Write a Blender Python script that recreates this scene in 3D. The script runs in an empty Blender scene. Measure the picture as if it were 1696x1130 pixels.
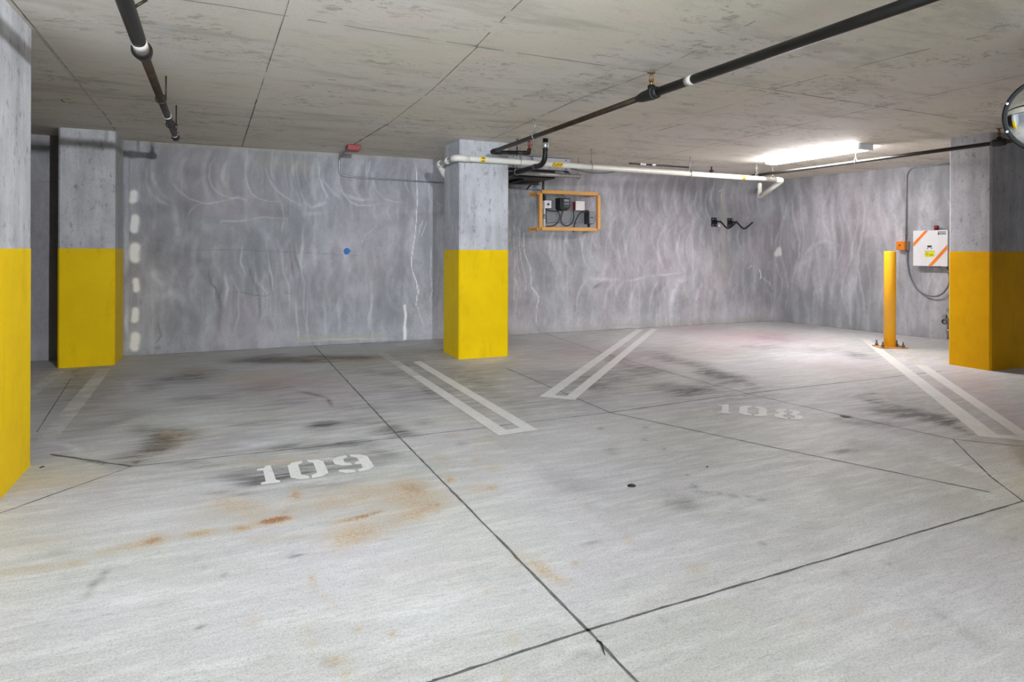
import bpy, bmesh, math, random
import numpy as np
from mathutils import Vector, Matrix, Euler
S = bpy.context.scene
COL = S.collection
R = math.radians
rnd = random.Random(7)
# ------------------------------------------------------------------ camera, light, exposure
cam = bpy.data.cameras.new('camera'); cam.sensor_width = 36; cam.lens = 22.712
cam.shift_y = -0.0893; cam.clip_start = 0.02; cam.clip_end = 100
co = bpy.data.objects.new('camera', cam); COL.objects.link(co)
co.location = (0, 0, 1.25)
co.rotation_euler = (Matrix.Rotation(R(-23.85), 4, 'Z') @ Matrix.Rotation(R(90), 4, 'X') @ Matrix.Rotation(R(0.22), 4, 'Z')).to_euler()
S.camera = co
EMW = 17.
w = bpy.data.worlds.new('world'); S.world = w; w.use_nodes = True
w.node_tree.nodes['Background'].inputs[0].default_value = (0.78, 0.9, 1.06, 1)
w.node_tree.nodes['Background'].inputs[1].default_value = EMW
S.view_settings.view_transform = 'Standard'; S.view_settings.look = 'None'
S.view_settings.gamma = 1; S.view_settings.use_curve_mapping = False
S.view_settings.exposure = 0.12
EM = dict(globe=3200., flood=1000., tube=100.)   # brightness of each lamp; flood is an added fill
CEIL = 2.5
STAINS = [('D',0.654,7.619,0.465,-0.193,-0.021,-0.248,1.15),('D',1.214,7.606,0.384,-0.159,-0.034,-0.212,0.90),('D',0.354,7.963,0.258,-0.013,-0.008,-0.222,0.50),('D',-0.24,7.054,0.244,-0.102,0.013,-0.37,0.50),('D',-0.391,6.924,0.211,-0.088,0.018,-0.32,0.35),('D',-0.397,4.721,0.171,0.129,0.047,-0.322,1.00),('R',-0.313,4.657,0.163,0.076,0.034,-0.289,0.28),('R',1.219,7.428,0.75,-0.312,-0.053,-0.324,0.40),('R',0.353,6.707,0.376,-0.158,-0.023,-0.443,0.40),('D',-0.509,5.086,0.12,0.047,0.033,-0.238,0.35),('D',0.429,5.524,0.23,-0.0,-0.011,-0.195,0.35),('D',0.682,5.673,0.076,-0.216,-0.017,-0.084,0.70),('D',0.765,5.382,0.039,-0.149,-0.014,-0.055,0.60),('D',0.605,5.881,0.056,-0.117,-0.011,-0.07,0.50),('D',0.584,4.686,0.159,-0.033,-0.014,-0.127,0.80),('D',0.899,4.69,0.18,-0.076,-0.025,-0.131,0.35),('D',1.086,4.375,0.114,-0.049,-0.032,-0.131,0.75),('D',1.299,4.52,0.088,-0.037,-0.032,-0.11,0.35),('D',0.443,4.292,0.198,-0.032,-0.005,-0.066,0.50),('D',0.381,6.245,0.307,-0.012,-0.01,-0.22,0.35),('D',-0.11,5.936,0.319,-0.019,0.007,-0.216,0.30),('D',0.985,5.137,0.219,-0.093,-0.03,-0.157,0.30),('D',0.183,4.994,0.24,-0.028,-0.002,-0.122,0.30),('D',-0.139,4.141,0.188,-0.021,0.005,-0.081,0.30),('D',1.466,6.406,0.277,-0.116,-0.049,-0.217,0.30),('D',-0.62,6.666,0.178,0.12,0.028,-0.233,0.30),('D',1.572,5.474,0.092,-0.394,-0.047,-0.126,0.25),('D',-0.713,5.557,0.165,0.174,0.035,-0.197,0.25),('D',0.724,4.172,0.218,-0.05,-0.02,-0.129,0.55),('D',0.83,3.942,0.118,-0.051,-0.024,-0.116,0.40),('D',0.202,3.799,0.339,-0.027,-0.002,-0.082,0.75),('D',0.076,3.62,0.2,-0.008,0.001,-0.046,0.45),('D',0.398,3.854,0.454,-0.059,-0.013,-0.172,0.45),('D',0.55,3.53,0.184,-0.028,-0.007,-0.055,0.25),('D',0.221,6.043,0.73,-0.037,-0.023,-1.048,0.14),('D',0.859,5.526,0.556,-0.235,-0.161,-1.039,0.14),('D',0.022,4.514,0.601,-0.049,0.007,-0.396,0.16),('D',-1.071,6.588,0.208,0.533,0.272,-1.234,0.30),('D',-1.267,6.938,0.111,0.337,0.139,-0.587,0.20),('D',-0.477,4.32,0.027,-0.019,0.003,-0.036,0.90),('D',-0.647,4.451,0.121,-0.102,0.003,-0.025,0.90),('D',1.415,5.291,0.232,-0.098,-0.115,-0.431,0.20),('D',2.124,6.488,0.512,-0.057,-0.147,-0.465,0.30),('D',1.879,6.782,0.18,-0.075,-0.078,-0.283,0.35),('D',1.307,6.828,0.349,-0.146,-0.079,-0.417,0.30),('D',2.148,5.502,-0.02,-0.854,-0.151,-0.28,0.22),('D',1.763,4.915,0.071,-0.594,-0.114,-0.232,0.20),('D',1.388,5.821,0.126,-0.053,-0.061,-0.257,0.20),('D',3.082,5.73,0.392,-0.164,-0.21,-0.391,0.28),('D',3.392,5.434,0.329,-0.138,-0.193,-0.31,0.25),('D',3.955,5.575,0.183,-0.218,-0.203,-0.277,0.50),('D',4.06,6.247,0.015,-0.46,-0.139,-0.195,0.40),('D',4.66,5.827,0.0,-0.612,-0.207,-0.239,0.50),('D',4.562,5.18,-0.013,-0.402,-0.209,-0.217,0.70),('D',4.453,4.648,-0.004,-0.228,-0.104,-0.099,0.35),('D',3.802,4.586,0.223,-0.094,-0.13,-0.157,0.65),('D',3.65,4.731,0.201,-0.085,-0.158,-0.206,0.35),('D',4.335,4.88,0.216,-0.09,-0.242,-0.273,0.35),('D',3.116,5.094,0.153,-0.065,-0.138,-0.226,0.30),('D',7.148,6.936,0.131,-0.261,-0.35,-0.333,0.35),('D',6.259,6.375,0.292,-0.12,-0.235,-0.24,0.30),('D',6.926,5.33,0.039,-0.246,-0.161,-0.12,0.45),('D',6.92,5.831,0.249,-0.103,-0.21,-0.177,0.25),('D',5.07,3.871,0.186,0.017,-0.04,-0.033,0.55),('D',4.97,3.603,0.056,-0.22,-0.101,-0.069,0.50),('D',4.826,3.206,-0.009,-0.276,-0.181,-0.109,0.70),('D',4.777,2.954,-0.075,-0.205,-0.152,-0.081,0.60),('D',4.7,3.357,0.049,-0.159,-0.18,-0.12,0.40),('D',4.288,3.249,0.138,-0.136,-0.138,-0.101,0.35),('D',4.277,3.42,0.02,-0.035,-0.04,-0.03,1.30),('D',4.158,3.396,0.04,-0.039,-0.046,-0.036,0.50),('D',3.53,2.839,0.114,-0.019,-0.062,-0.052,0.70),('D',3.701,2.846,0.16,-0.068,-0.102,-0.079,0.30),('D',3.172,2.841,0.201,-0.086,-0.129,-0.116,0.12),('D',4.115,4.224,0.375,-0.03,-0.149,-0.158,0.15),('D',2.058,2.569,0.064,-0.048,-0.061,-0.072,0.45),('D',2.013,2.63,0.009,-0.011,-0.052,-0.06,0.40),('D',2.261,2.654,0.045,-0.057,-0.018,-0.019,0.40),('D',2.364,2.547,0.021,-0.027,-0.015,-0.015,0.75),('D',2.428,2.511,0.018,-0.023,-0.013,-0.012,0.70),('D',2.461,2.462,0.016,-0.016,-0.016,-0.014,0.60),('D',2.321,2.61,0.018,-0.023,-0.012,-0.012,0.60),('D',2.269,2.734,0.013,-0.017,-0.019,-0.02,0.70),('D',1.421,2.381,0.043,0.004,-0.007,-0.015,0.50),('D',1.002,1.746,0.044,0.009,-0.003,-0.013,0.45),('D',1.036,1.705,0.015,-0.022,-0.01,-0.011,0.35),('D',0.95,1.759,0.014,-0.006,-0.008,-0.016,0.30),('D',2.091,2.085,0.009,-0.017,-0.014,-0.012,0.60),('D',1.803,1.872,0.012,-0.012,-0.011,-0.01,0.50),('D',2.425,1.756,0.012,-0.014,-0.02,-0.013,0.50),('D',2.197,1.765,0.022,-0.009,-0.016,-0.013,0.35),('D',1.491,1.43,0.048,0.004,-0.005,-0.009,0.50),('D',2.372,1.892,0.02,-0.039,-0.016,-0.01,0.35),('D',-0.451,2.792,0.011,-0.018,-0.012,-0.085,0.60),('D',-0.42,2.898,0.011,-0.019,-0.01,-0.07,0.50),('D',-0.461,2.686,0.006,-0.01,-0.009,-0.065,0.40),('D',0.263,2.763,0.037,-0.003,-0.0,-0.014,0.70),('D',-0.083,2.83,0.017,-0.072,-0.005,-0.006,0.25),('D',0.004,2.705,0.006,-0.003,-0.0,-0.015,0.90),('D',-0.078,2.369,0.007,-0.003,0.0,-0.011,0.80),('D',0.288,2.006,0.025,-0.02,-0.005,-0.019,0.50),('D',2.305,2.062,0.037,-0.149,-0.108,-0.075,0.12),('D',2.268,3.486,0.035,-0.015,-0.07,-0.107,0.30),('D',2.4,3.881,0.023,-0.01,-0.016,-0.026,0.70),('D',2.71,3.782,0.024,-0.01,-0.018,-0.026,0.70),('D',2.522,3.532,0.018,-0.008,-0.013,-0.018,0.80),('D',2.52,3.324,0.014,-0.006,-0.011,-0.015,0.70),('D',2.353,2.887,0.01,-0.013,-0.013,-0.015,0.60),('D',1.577,2.994,0.145,-0.062,-0.08,-0.152,0.12),('D',1.39,3.93,0.036,-0.015,-0.022,-0.061,0.30),('D',-0.619,3.173,0.081,0.005,0.008,-0.032,0.30),('D',1.004,2.138,0.016,-0.007,-0.005,-0.011,0.20),('D',1.208,2.144,0.006,-0.003,-0.004,-0.008,0.50),('D',1.347,1.78,0.005,-0.009,-0.008,-0.007,0.80),('D',1.057,2.049,0.006,-0.003,-0.004,-0.007,0.50),('D',0.537,1.86,0.02,-0.009,-0.004,-0.013,0.30),('D',3.137,1.683,0.007,-0.01,-0.01,-0.005,0.60),('D',2.459,1.704,0.001,-0.112,-0.062,-0.031,0.12),('D',2.215,1.329,-0.009,-0.087,-0.031,-0.011,0.20),('D',2.248,1.428,-0.006,-0.057,-0.025,-0.01,0.25),('D',-1.334,7.578,0.032,0.766,0.033,-0.124,0.35),('R',0.208,3.158,0.093,-0.004,-0.001,-0.043,1.30),('R',0.267,3.237,0.046,0.049,0.007,-0.063,0.70),('R',0.327,3.441,0.034,-0.014,-0.008,-0.084,0.90),('R',0.066,3.128,0.054,-0.013,0.0,-0.034,0.90),('R',-0.104,3.141,0.085,-0.004,0.003,-0.04,0.80),('R',-0.279,3.146,0.06,0.02,0.012,-0.066,0.90),('R',-0.377,3.127,0.087,-0.004,0.009,-0.051,0.40),('R',-0.552,3.033,0.052,-0.003,0.008,-0.035,0.60),('R',-0.673,3.049,0.08,-0.013,0.009,-0.035,0.45),('R',-0.772,3.061,0.059,-0.01,0.01,-0.035,0.40),('R',-0.449,3.1,0.053,-0.003,0.007,-0.037,0.35),('R',-0.009,3.5,0.055,-0.024,0.0,-0.05,0.40),('R',0.071,3.384,0.187,-0.032,0.002,-0.192,0.50),('R',0.556,3.037,0.111,0.013,-0.003,-0.028,0.95),('R',0.645,3.058,0.076,0.022,-0.003,-0.028,0.90),('R',0.573,3.292,0.231,-0.04,-0.027,-0.194,0.60),('R',0.642,2.914,0.247,0.024,-0.017,-0.129,0.65),('R',0.525,2.863,0.126,-0.026,-0.008,-0.055,0.40),('R',0.916,3.296,0.064,-0.027,-0.037,-0.134,0.75),('R',0.813,3.146,0.151,-0.065,-0.055,-0.212,0.60),('R',0.855,2.968,0.114,0.085,-0.007,-0.116,0.60),('R',0.953,3.044,0.038,-0.016,-0.018,-0.058,0.70),('R',1.112,3.338,0.027,-0.012,-0.02,-0.061,0.90),('R',0.917,2.957,0.011,-0.005,-0.006,-0.02,1.20),('R',1.279,3.14,0.026,-0.011,-0.013,-0.032,0.80),('R',1.358,3.593,0.026,-0.011,-0.019,-0.052,0.50),('R',1.396,3.427,0.051,-0.022,-0.019,-0.047,0.50),('R',1.2,3.155,0.087,-0.037,-0.036,-0.096,0.30),('R',1.174,3.696,0.066,-0.028,-0.02,-0.064,0.25),('R',0.159,2.97,0.095,-0.041,-0.002,-0.031,0.30),('R',0.28,2.937,0.06,-0.026,-0.002,-0.025,0.50),('R',1.13,2.269,0.021,-0.077,-0.032,-0.036,0.70),('R',1.156,2.166,0.025,-0.044,-0.022,-0.027,0.50),('R',1.089,2.378,0.001,-0.056,-0.037,-0.031,0.40),('R',1.275,2.253,0.013,-0.006,-0.012,-0.022,1.10),('R',1.587,2.334,0.019,-0.008,-0.026,-0.039,0.50),('R',1.685,2.028,0.031,-0.013,-0.025,-0.031,0.60),('R',1.73,2.03,0.026,-0.011,-0.016,-0.019,0.40),('R',0.872,2.195,0.016,-0.007,-0.009,-0.023,0.40),('R',0.306,2.559,0.007,-0.01,-0.012,-0.041,0.90),('R',0.309,2.462,0.008,0.006,0.008,-0.059,0.90),('R',0.338,2.36,0.008,0.007,0.008,-0.046,0.80),('R',0.362,2.247,0.006,0.003,0.005,-0.043,0.60),('R',0.396,2.155,0.005,0.006,0.014,-0.039,0.80),('R',0.314,2.003,0.037,-0.016,-0.004,-0.024,0.80),('R',0.33,1.936,0.02,-0.009,-0.005,-0.028,0.60),('R',0.258,2.126,0.014,-0.006,-0.005,-0.039,0.50),('R',0.239,2.205,0.011,-0.005,-0.005,-0.049,0.40),('R',0.498,2.075,0.014,-0.006,-0.004,-0.016,0.80),('R',1.074,1.583,0.006,-0.003,-0.005,-0.007,0.80),('R',0.088,2.327,0.026,-0.011,-0.002,-0.045,0.30),('R',0.844,1.889,0.021,-0.009,-0.013,-0.029,0.30),('R',0.757,1.735,0.013,-0.006,-0.013,-0.03,0.40),('R',-0.699,3.359,0.129,-0.002,0.018,-0.071,0.25),('R',-0.734,4.18,0.158,0.039,0.029,-0.133,0.30),('R',-0.92,4.161,0.133,0.093,0.037,-0.128,0.30),('R',0.352,4.072,0.202,-0.035,-0.004,-0.059,0.45),('R',0.215,4.047,0.164,-0.019,-0.001,-0.035,0.60),('R',1.554,3.975,0.083,-0.005,-0.018,-0.051,0.40),('R',1.393,4.119,0.058,-0.003,-0.012,-0.04,0.50),('R',-0.345,4.86,0.11,-0.047,0.016,-0.22,0.30),('R',-0.3,7.213,0.166,-0.069,0.009,-0.21,0.35),('R',1.901,4.06,0.046,-0.02,-0.025,-0.054,0.30),('R',2.015,1.57,0.039,-0.017,-0.027,-0.021,0.20),('R',1.781,1.592,0.037,-0.016,-0.023,-0.021,0.20),('R',2.082,1.442,0.037,-0.016,-0.027,-0.019,0.25),('W',-0.91,4.816,0.102,-0.116,0.01,-0.07,0.90),('W',-1.0,4.95,0.07,-0.03,0.009,-0.046,0.60),('W',0.238,4.492,0.163,-0.036,-0.003,-0.071,0.80),('W',0.429,4.53,0.113,-0.024,-0.004,-0.044,0.50),('W',-0.18,5.331,0.241,0.016,0.015,-0.27,0.30),('W',-0.069,3.796,0.231,0.009,0.006,-0.099,0.30),('W',0.547,3.964,0.067,-0.016,-0.003,-0.023,0.70),('W',3.91,2.349,-0.084,-0.202,-0.079,-0.038,0.70),('W',4.03,2.474,-0.025,-0.115,-0.122,-0.063,0.50),('W',3.877,2.202,-0.075,-0.123,-0.084,-0.036,0.40),('W',3.517,2.025,0.113,-0.049,-0.077,-0.045,0.50),('W',4.037,2.8,0.033,-0.255,-0.132,-0.082,0.40),('W',2.359,2.399,0.103,-0.128,-0.083,-0.075,0.35),('W',1.933,2.288,0.124,-0.053,-0.058,-0.069,0.30),('W',0.481,2.277,0.142,-0.121,-0.018,-0.059,0.30),('W',-0.335,2.631,0.272,-0.008,0.036,-0.183,0.30),('W',0.617,2.136,0.226,-0.098,-0.041,-0.142,0.25),('W',-0.191,3.419,0.151,-0.002,0.006,-0.063,0.30),('W',2.607,6.681,0.457,0.071,-0.079,-0.215,0.50),('W',3.405,7.282,0.586,0.013,-0.18,-0.396,0.35),('W',8.412,6.773,0.284,-0.692,-0.611,-0.484,0.60),('W',6.995,4.855,0.061,-0.378,-0.542,-0.363,0.50),('W',6.189,5.635,0.289,-0.267,-0.358,-0.322,0.45),('W',2.404,1.443,0.027,-0.099,-0.137,-0.061,0.25),('W',2.103,7.329,0.136,-0.157,-0.05,-0.164,0.40),('W',-0.819,6.75,0.036,0.418,0.024,-0.096,0.40),('W',1.702,2.722,0.049,-0.021,-0.02,-0.032,0.40),('P',7.002,7.134,0.9,-0.368,-0.592,-0.603,0.80),('P',5.575,6.386,0.493,-0.204,-0.304,-0.349,0.50),('P',4.132,6.488,0.499,-0.655,-0.386,-0.589,0.45),('P',5.973,4.881,0.117,-0.419,-0.503,-0.395,0.45),('P',6.268,3.769,0.017,-0.306,-0.87,-0.495,0.50),('P',6.803,8.212,0.538,-0.218,-0.314,-0.379,0.60),('P',7.796,6.671,0.325,-0.133,-0.433,-0.371,0.40),('P',0.632,6.139,0.603,-0.254,-0.084,-0.823,0.35),('P',0.709,2.461,0.196,-0.085,-0.04,-0.141,0.12),('P',5.378,2.971,0.17,-0.072,-0.597,-0.33,0.40)]
WALL_MARKS = [('L',0.010,0.80,[(0.221,2.32),(0.207,2.181),(0.238,2.031),(0.285,1.932),(0.368,1.872),(0.463,1.848),(0.595,1.842)]),
('L',0.010,0.80,[(0.442,2.32),(0.449,2.218),(0.498,2.094),(0.57,1.995),(0.655,1.921),(0.753,1.86),(0.881,1.805)]),
('L',0.012,0.60,[(-0.118,2.362),(-0.189,2.247),(-0.195,2.111),(-0.161,2.002),(-0.094,1.93),(0.02,1.872),(0.216,1.854)]),
('L',0.030,0.35,[(-0.873,2.173),(-0.862,2.007),(-0.809,1.89),(-0.725,1.81),(-0.576,1.73)]),
('L',0.020,0.30,[(-0.81,2.176),(-0.779,2.035),(-0.704,1.894),(-0.576,1.791)]),
('L',0.014,0.70,[(-0.62,2.054),(-0.512,1.926),(-0.404,1.845),(-0.272,1.801),(-0.183,1.796),(-0.071,1.825),(0.02,1.848)]),
('L',0.020,0.50,[(-0.003,1.847),(0.134,1.882),(0.227,1.855)]),
('L',0.022,0.70,[(1.087,2.357),(1.101,2.174),(1.139,2.044),(1.191,1.941),(1.229,1.89)]),
('L',0.030,0.40,[(1.126,2.28),(1.152,2.124),(1.255,1.996),(1.385,1.895)]),
('L',0.014,0.75,[(1.344,2.239),(1.353,2.106),(1.397,1.975),(1.49,1.872),(1.596,1.827),(1.757,1.832),(1.906,1.872)]),
('L',0.030,0.40,[(1.332,2.026),(1.437,1.95),(1.622,1.903),(1.838,1.911)]),
('L',0.011,0.60,[(1.782,2.316),(1.79,2.153),(1.837,2.033),(1.947,1.928),(2.085,1.886),(2.226,1.883)]),
('L',0.010,0.50,[(2.481,2.353),(2.567,2.498)]),
('L',0.020,0.40,[(2.224,2.312),(2.239,2.118),(2.31,1.983)]),
('L',0.030,0.35,[(2.539,2.3),(2.569,2.02),(2.599,1.684)]),
('L',0.008,0.60,[(2.651,1.967),(2.686,1.884),(2.805,1.83)]),
('L',0.014,0.50,[(-0.425,1.638),(-0.392,1.711),(-0.327,1.774),(-0.205,1.803)]),
('L',0.020,0.55,[(-0.07,1.535),(-0.059,1.585),(0.089,1.583),(0.182,1.597),(0.298,1.61)]),
('L',0.016,0.35,[(0.298,1.617),(0.416,1.645),(0.559,1.641),(0.729,1.627)]),
('L',0.035,0.50,[(0.901,1.852),(1.001,1.777),(1.127,1.833),(1.204,1.862)]),
('L',0.050,0.30,[(0.902,1.696),(1.052,1.7),(1.179,1.73)]),
('L',0.020,0.50,[(1.811,1.855),(1.797,1.746),(1.839,1.639)]),
('L',0.014,0.45,[(2.002,1.862),(1.975,1.751),(2.031,1.643)]),
('L',0.014,0.40,[(2.141,1.866),(2.114,1.755),(2.142,1.645)]),
('L',0.014,0.35,[(2.254,1.842),(2.24,1.758),(2.311,1.677)]),
('L',0.070,0.42,[(-0.598,1.898),(-0.555,1.659),(-0.532,1.466),(-0.575,1.248)]),
('L',0.100,0.30,[(-0.424,1.467),(-0.445,1.273)]),
('L',0.120,0.25,[(-0.359,1.59),(-0.182,1.496),(0.09,1.5)]),
('L',0.060,0.40,[(1.016,1.281),(1.054,1.15),(1.042,0.993)]),
('L',0.030,0.50,[(0.902,1.566),(0.891,1.306),(0.867,1.072),(0.905,0.76)]),
('L',0.010,0.60,[(0.804,1.331),(0.854,1.072),(0.917,0.812),(0.906,0.5),(0.944,0.238)]),
('L',0.012,0.45,[(0.631,1.869),(0.668,1.639),(0.632,1.432)]),
('L',0.012,0.45,[(0.824,2.497),(0.813,2.212),(0.876,1.955),(0.926,1.827),(0.914,1.566)]),
('L',0.014,0.50,[(0.52,2.465),(0.509,2.196),(0.558,2.096)]),
('L',0.012,0.40,[(0.653,2.473),(0.678,2.205),(0.728,1.949)]),
('L',0.012,0.40,[(0.75,2.48),(0.776,2.21),(0.826,1.979)]),
('L',0.012,0.40,[(0.924,2.478),(0.912,2.217),(0.963,2.063)]),
('L',0.030,0.35,[(1.7,2.446),(1.715,2.15)]),
('L',0.018,0.45,[(1.741,2.449),(1.733,2.259)]),
('L',0.030,0.40,[(2.38,2.431),(2.396,2.014),(2.382,1.734)]),
('C',0.006,1.00,[(2.38,2.431),(2.389,2.181),(2.402,1.958),(2.391,1.79),(2.383,1.623),(2.369,1.455),(2.341,1.26),(2.319,1.121),(2.32,1.01),(2.349,0.898),(2.386,0.814),(2.407,0.674),(2.387,0.479)]),
('C',0.005,0.80,[(2.343,0.926),(2.372,0.842),(2.415,0.73),(2.424,0.618)]),
('C',0.004,0.60,[(2.483,1.653),(2.44,1.568),(2.426,1.456)]),
('C',0.003,0.50,[(2.527,1.626),(2.484,1.485),(2.455,1.428)]),
('C',0.003,0.50,[(2.402,0.479),(2.431,0.366),(2.489,0.224)]),
('C',0.030,0.90,[(2.231,0.484),(2.237,0.345),(2.232,0.179),(2.227,0.027)]),
('C',0.050,0.60,[(2.232,0.179),(2.227,0.027)]),
('C',0.004,0.40,[(2.601,1.289),(2.588,0.895),(2.618,0.669),(2.575,0.53)]),
('L',0.012,0.40,[(1.625,1.176),(1.638,1.338),(1.704,1.447),(1.839,1.557)]),
('D',0.100,0.30,[(1.95,1.231),(2.005,1.067),(2.171,1.342),(2.284,1.51)]),
('D',0.100,0.22,[(1.758,1.501),(1.948,1.586),(2.227,1.62)]),
('L',0.012,0.35,[(1.799,1.285),(1.814,1.068),(1.883,0.849)]),
('L',0.100,0.30,[(1.283,1.441),(1.413,1.283),(1.414,0.963)]),
('D',0.020,0.80,[(-0.203,1.052),(-0.18,0.831),(-0.112,0.755),(-0.112,0.607)]),
('D',0.050,0.70,[(-0.045,0.878),(-0.078,0.68),(-0.066,0.482),(-0.088,0.21)]),
('L',0.030,0.60,[(-0.011,0.952),(0.012,0.753),(-0.01,0.554)]),
('L',0.020,0.40,[(0.046,0.926),(0.138,0.725),(0.14,0.424),(0.094,0.176)]),
('D',0.020,0.60,[(0.23,1.176),(0.277,0.924),(0.372,0.694),(0.397,0.415)]),
('D',0.025,0.60,[(0.394,1.125),(0.49,0.921),(0.539,0.665),(0.552,0.409)]),
('D',0.020,0.50,[(0.779,1.331),(0.805,1.124),(0.88,0.916),(0.831,0.683)]),
('D',0.020,0.50,[(0.73,1.331),(0.756,1.073),(0.806,0.814)]),
('D',0.012,0.80,[(0.001,0.703),(0.185,0.711),(0.325,0.67),(0.467,0.654),(0.515,0.691)]),
('D',0.012,0.70,[(0.659,0.7),(0.757,0.672)]),
('L',0.020,0.50,[(0.183,1.326),(0.16,1.075),(0.231,0.874)]),
('L',0.020,0.50,[(0.464,1.379),(0.477,1.125),(0.526,0.869),(0.539,0.512)]),
('L',0.020,0.40,[(0.633,1.278),(0.658,0.97),(0.732,0.763),(0.734,0.402)]),
('L',0.025,0.40,[(0.3,1.125),(0.348,0.847),(0.467,0.692),(0.468,0.412)]),
('D',0.040,0.40,[(0.372,0.644),(0.396,0.466),(0.35,0.315)]),
('D',0.250,0.25,[(-0.808,1.414),(-0.745,1.271),(-0.765,1.08)]),
('D',0.200,0.45,[(-0.851,1.698),(-0.598,1.73),(-0.316,1.738)]),
('D',0.160,0.30,[(0.089,1.725),(0.559,1.713),(0.802,1.732)]),
('D',0.140,0.40,[(-0.492,2.169),(-0.229,2.158)]),
('D',0.100,0.30,[(-0.379,1.127),(-0.158,1.077)]),
('L',0.120,0.50,[(-0.701,0.888),(-0.764,0.936),(-0.616,0.742)]),
('L',0.120,0.40,[(-0.826,0.651),(-0.594,0.717),(-0.311,0.515)]),
('L',0.080,0.40,[(-0.443,0.495),(-0.463,0.204)]),
('L',0.100,0.40,[(-0.179,0.609),(-0.2,0.191)]),
('D',0.020,0.70,[(-0.742,0.386),(-0.699,0.216),(-0.762,0.124)]),
('D',0.030,0.50,[(-0.782,0.077),(-0.698,0.072)]),
('D',0.020,0.60,[(-0.92,0.63),(-0.899,0.582)]),
('L',0.025,0.50,[(0.833,0.061),(1.159,0.07),(1.549,0.063),(2.093,0.034)]),
('L',0.015,0.50,[(0.807,0.581),(0.832,0.269),(0.858,0.06)]),
('L',0.015,0.50,[(0.956,0.576),(0.944,0.264),(0.97,0.08)]),
('L',0.030,0.35,[(1.157,0.649),(1.185,0.121)]),
('L',0.030,0.35,[(1.337,0.645),(1.365,0.112)]),
('L',0.030,0.50,[(1.788,0.634),(1.736,0.229)]),
('L',0.100,0.30,[(1.494,0.802),(1.547,0.586)]),
('T',0.080,0.60,[(0.833,0.087),(1.159,0.096),(1.954,0.069)]),
('T',0.030,0.50,[(2.089,0.901),(2.095,0.898)]),
('T',0.200,0.35,[(0.413,2.318),(0.8,2.315),(0.899,2.294)]),
('T',0.030,0.50,[(-0.004,2.17),(0.02,1.848),(-0.014,1.722)]),
('D',0.008,0.70,[(-1.038,2.446),(-1.032,1.882),(-1.018,1.175),(-1.02,0.044)]),
('L',0.050,0.60,[(-1.076,1.645),(-1.059,1.175),(-1.074,0.94)]),
('L',0.040,0.70,[(-1.053,0.587),(-1.056,0.234)]),
('L',0.010,0.30,[(-0.488,1.175),(-0.446,1.467),(-0.425,1.613)]),
('D',0.004,0.60,[(-0.617,1.228),(0.183,1.231),(0.903,1.202),(1.678,1.155)]),
('C',0.071,1.15,[(-0.992,1.887),(-0.991,1.808)]),
('C',0.076,1.15,[(-0.978,1.596),(-0.978,1.463)]),
('C',0.096,1.15,[(-0.973,1.262),(-0.973,1.136)]),
('C',0.061,1.15,[(-0.962,0.874),(-0.961,0.768)]),
('C',0.066,1.15,[(-0.971,0.522),(-0.97,0.411)]),
('C',0.086,1.15,[(-0.97,0.222),(-0.969,0.097)]),
('L',0.010,0.52,[(5.551,2.196),(5.501,2.093),(5.478,1.979),(5.502,1.854),(5.567,1.755),(5.657,1.694)]),
('L',0.050,0.25,[(5.61,2.148),(5.566,1.982),(5.612,1.82)]),
('L',0.010,0.42,[(5.764,2.205),(5.713,2.101),(5.69,1.986),(5.714,1.86),(5.781,1.76),(5.872,1.699)]),
('L',0.050,0.33,[(5.824,2.156),(5.78,1.989),(5.826,1.825)]),
('L',0.010,0.37,[(6.044,2.216),(5.992,2.111),(5.968,1.995),(5.993,1.868),(6.061,1.767),(6.154,1.705)]),
('L',0.050,0.26,[(6.106,2.167),(6.06,1.998),(6.107,1.832)]),
('L',0.010,0.55,[(6.237,2.224),(6.185,2.118),(6.16,2.001),(6.186,1.873),(6.255,1.772),(6.349,1.709)]),
('L',0.050,0.20,[(6.3,2.175),(6.254,2.005),(6.301,1.837)]),
('L',0.010,0.55,[(6.524,2.236),(6.471,2.129),(6.446,2.011),(6.472,1.881),(6.542,1.778),(6.639,1.715)]),
('L',0.050,0.31,[(6.588,2.186),(6.541,2.014),(6.59,1.845)]),
('L',0.010,0.35,[(6.755,2.245),(6.7,2.137),(6.675,2.018),(6.701,1.887),(6.773,1.784),(6.871,1.72)]),
('L',0.050,0.21,[(6.82,2.195),(6.772,2.021),(6.822,1.851)]),
('L',0.015,0.33,[(7.006,2.255),(6.95,2.147),(6.924,2.026),(6.951,1.894),(7.024,1.79),(7.125,1.725)]),
('L',0.050,0.27,[(7.072,2.205),(7.023,2.029),(7.074,1.857)]),
('L',0.030,0.37,[(7.24,2.265),(7.184,2.155),(7.158,2.034),(7.185,1.901),(7.259,1.795),(7.361,1.73)]),
('L',0.050,0.20,[(7.308,2.214),(7.258,2.037),(7.31,1.864)]),
('L',0.030,0.55,[(7.463,2.274),(7.406,2.164),(7.379,2.041),(7.407,1.907),(7.483,1.8),(7.586,1.735)]),
('L',0.050,0.15,[(7.532,2.223),(7.481,2.044),(7.534,1.869)]),
('L',0.045,0.61,[(4.631,1.649),(4.495,1.501),(4.442,1.356),(4.442,1.212),(4.484,1.067),(4.579,0.921)]),
('L',0.045,0.41,[(4.89,1.654),(4.751,1.505),(4.697,1.358),(4.697,1.212),(4.739,1.066),(4.837,0.919)]),
('L',0.020,0.48,[(5.202,1.66),(5.059,1.509),(5.003,1.36),(5.004,1.213),(5.047,1.065),(5.148,0.916)]),
('L',0.020,0.43,[(5.357,1.663),(5.213,1.511),(5.156,1.362),(5.157,1.213),(5.201,1.064),(5.302,0.914)]),
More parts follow.
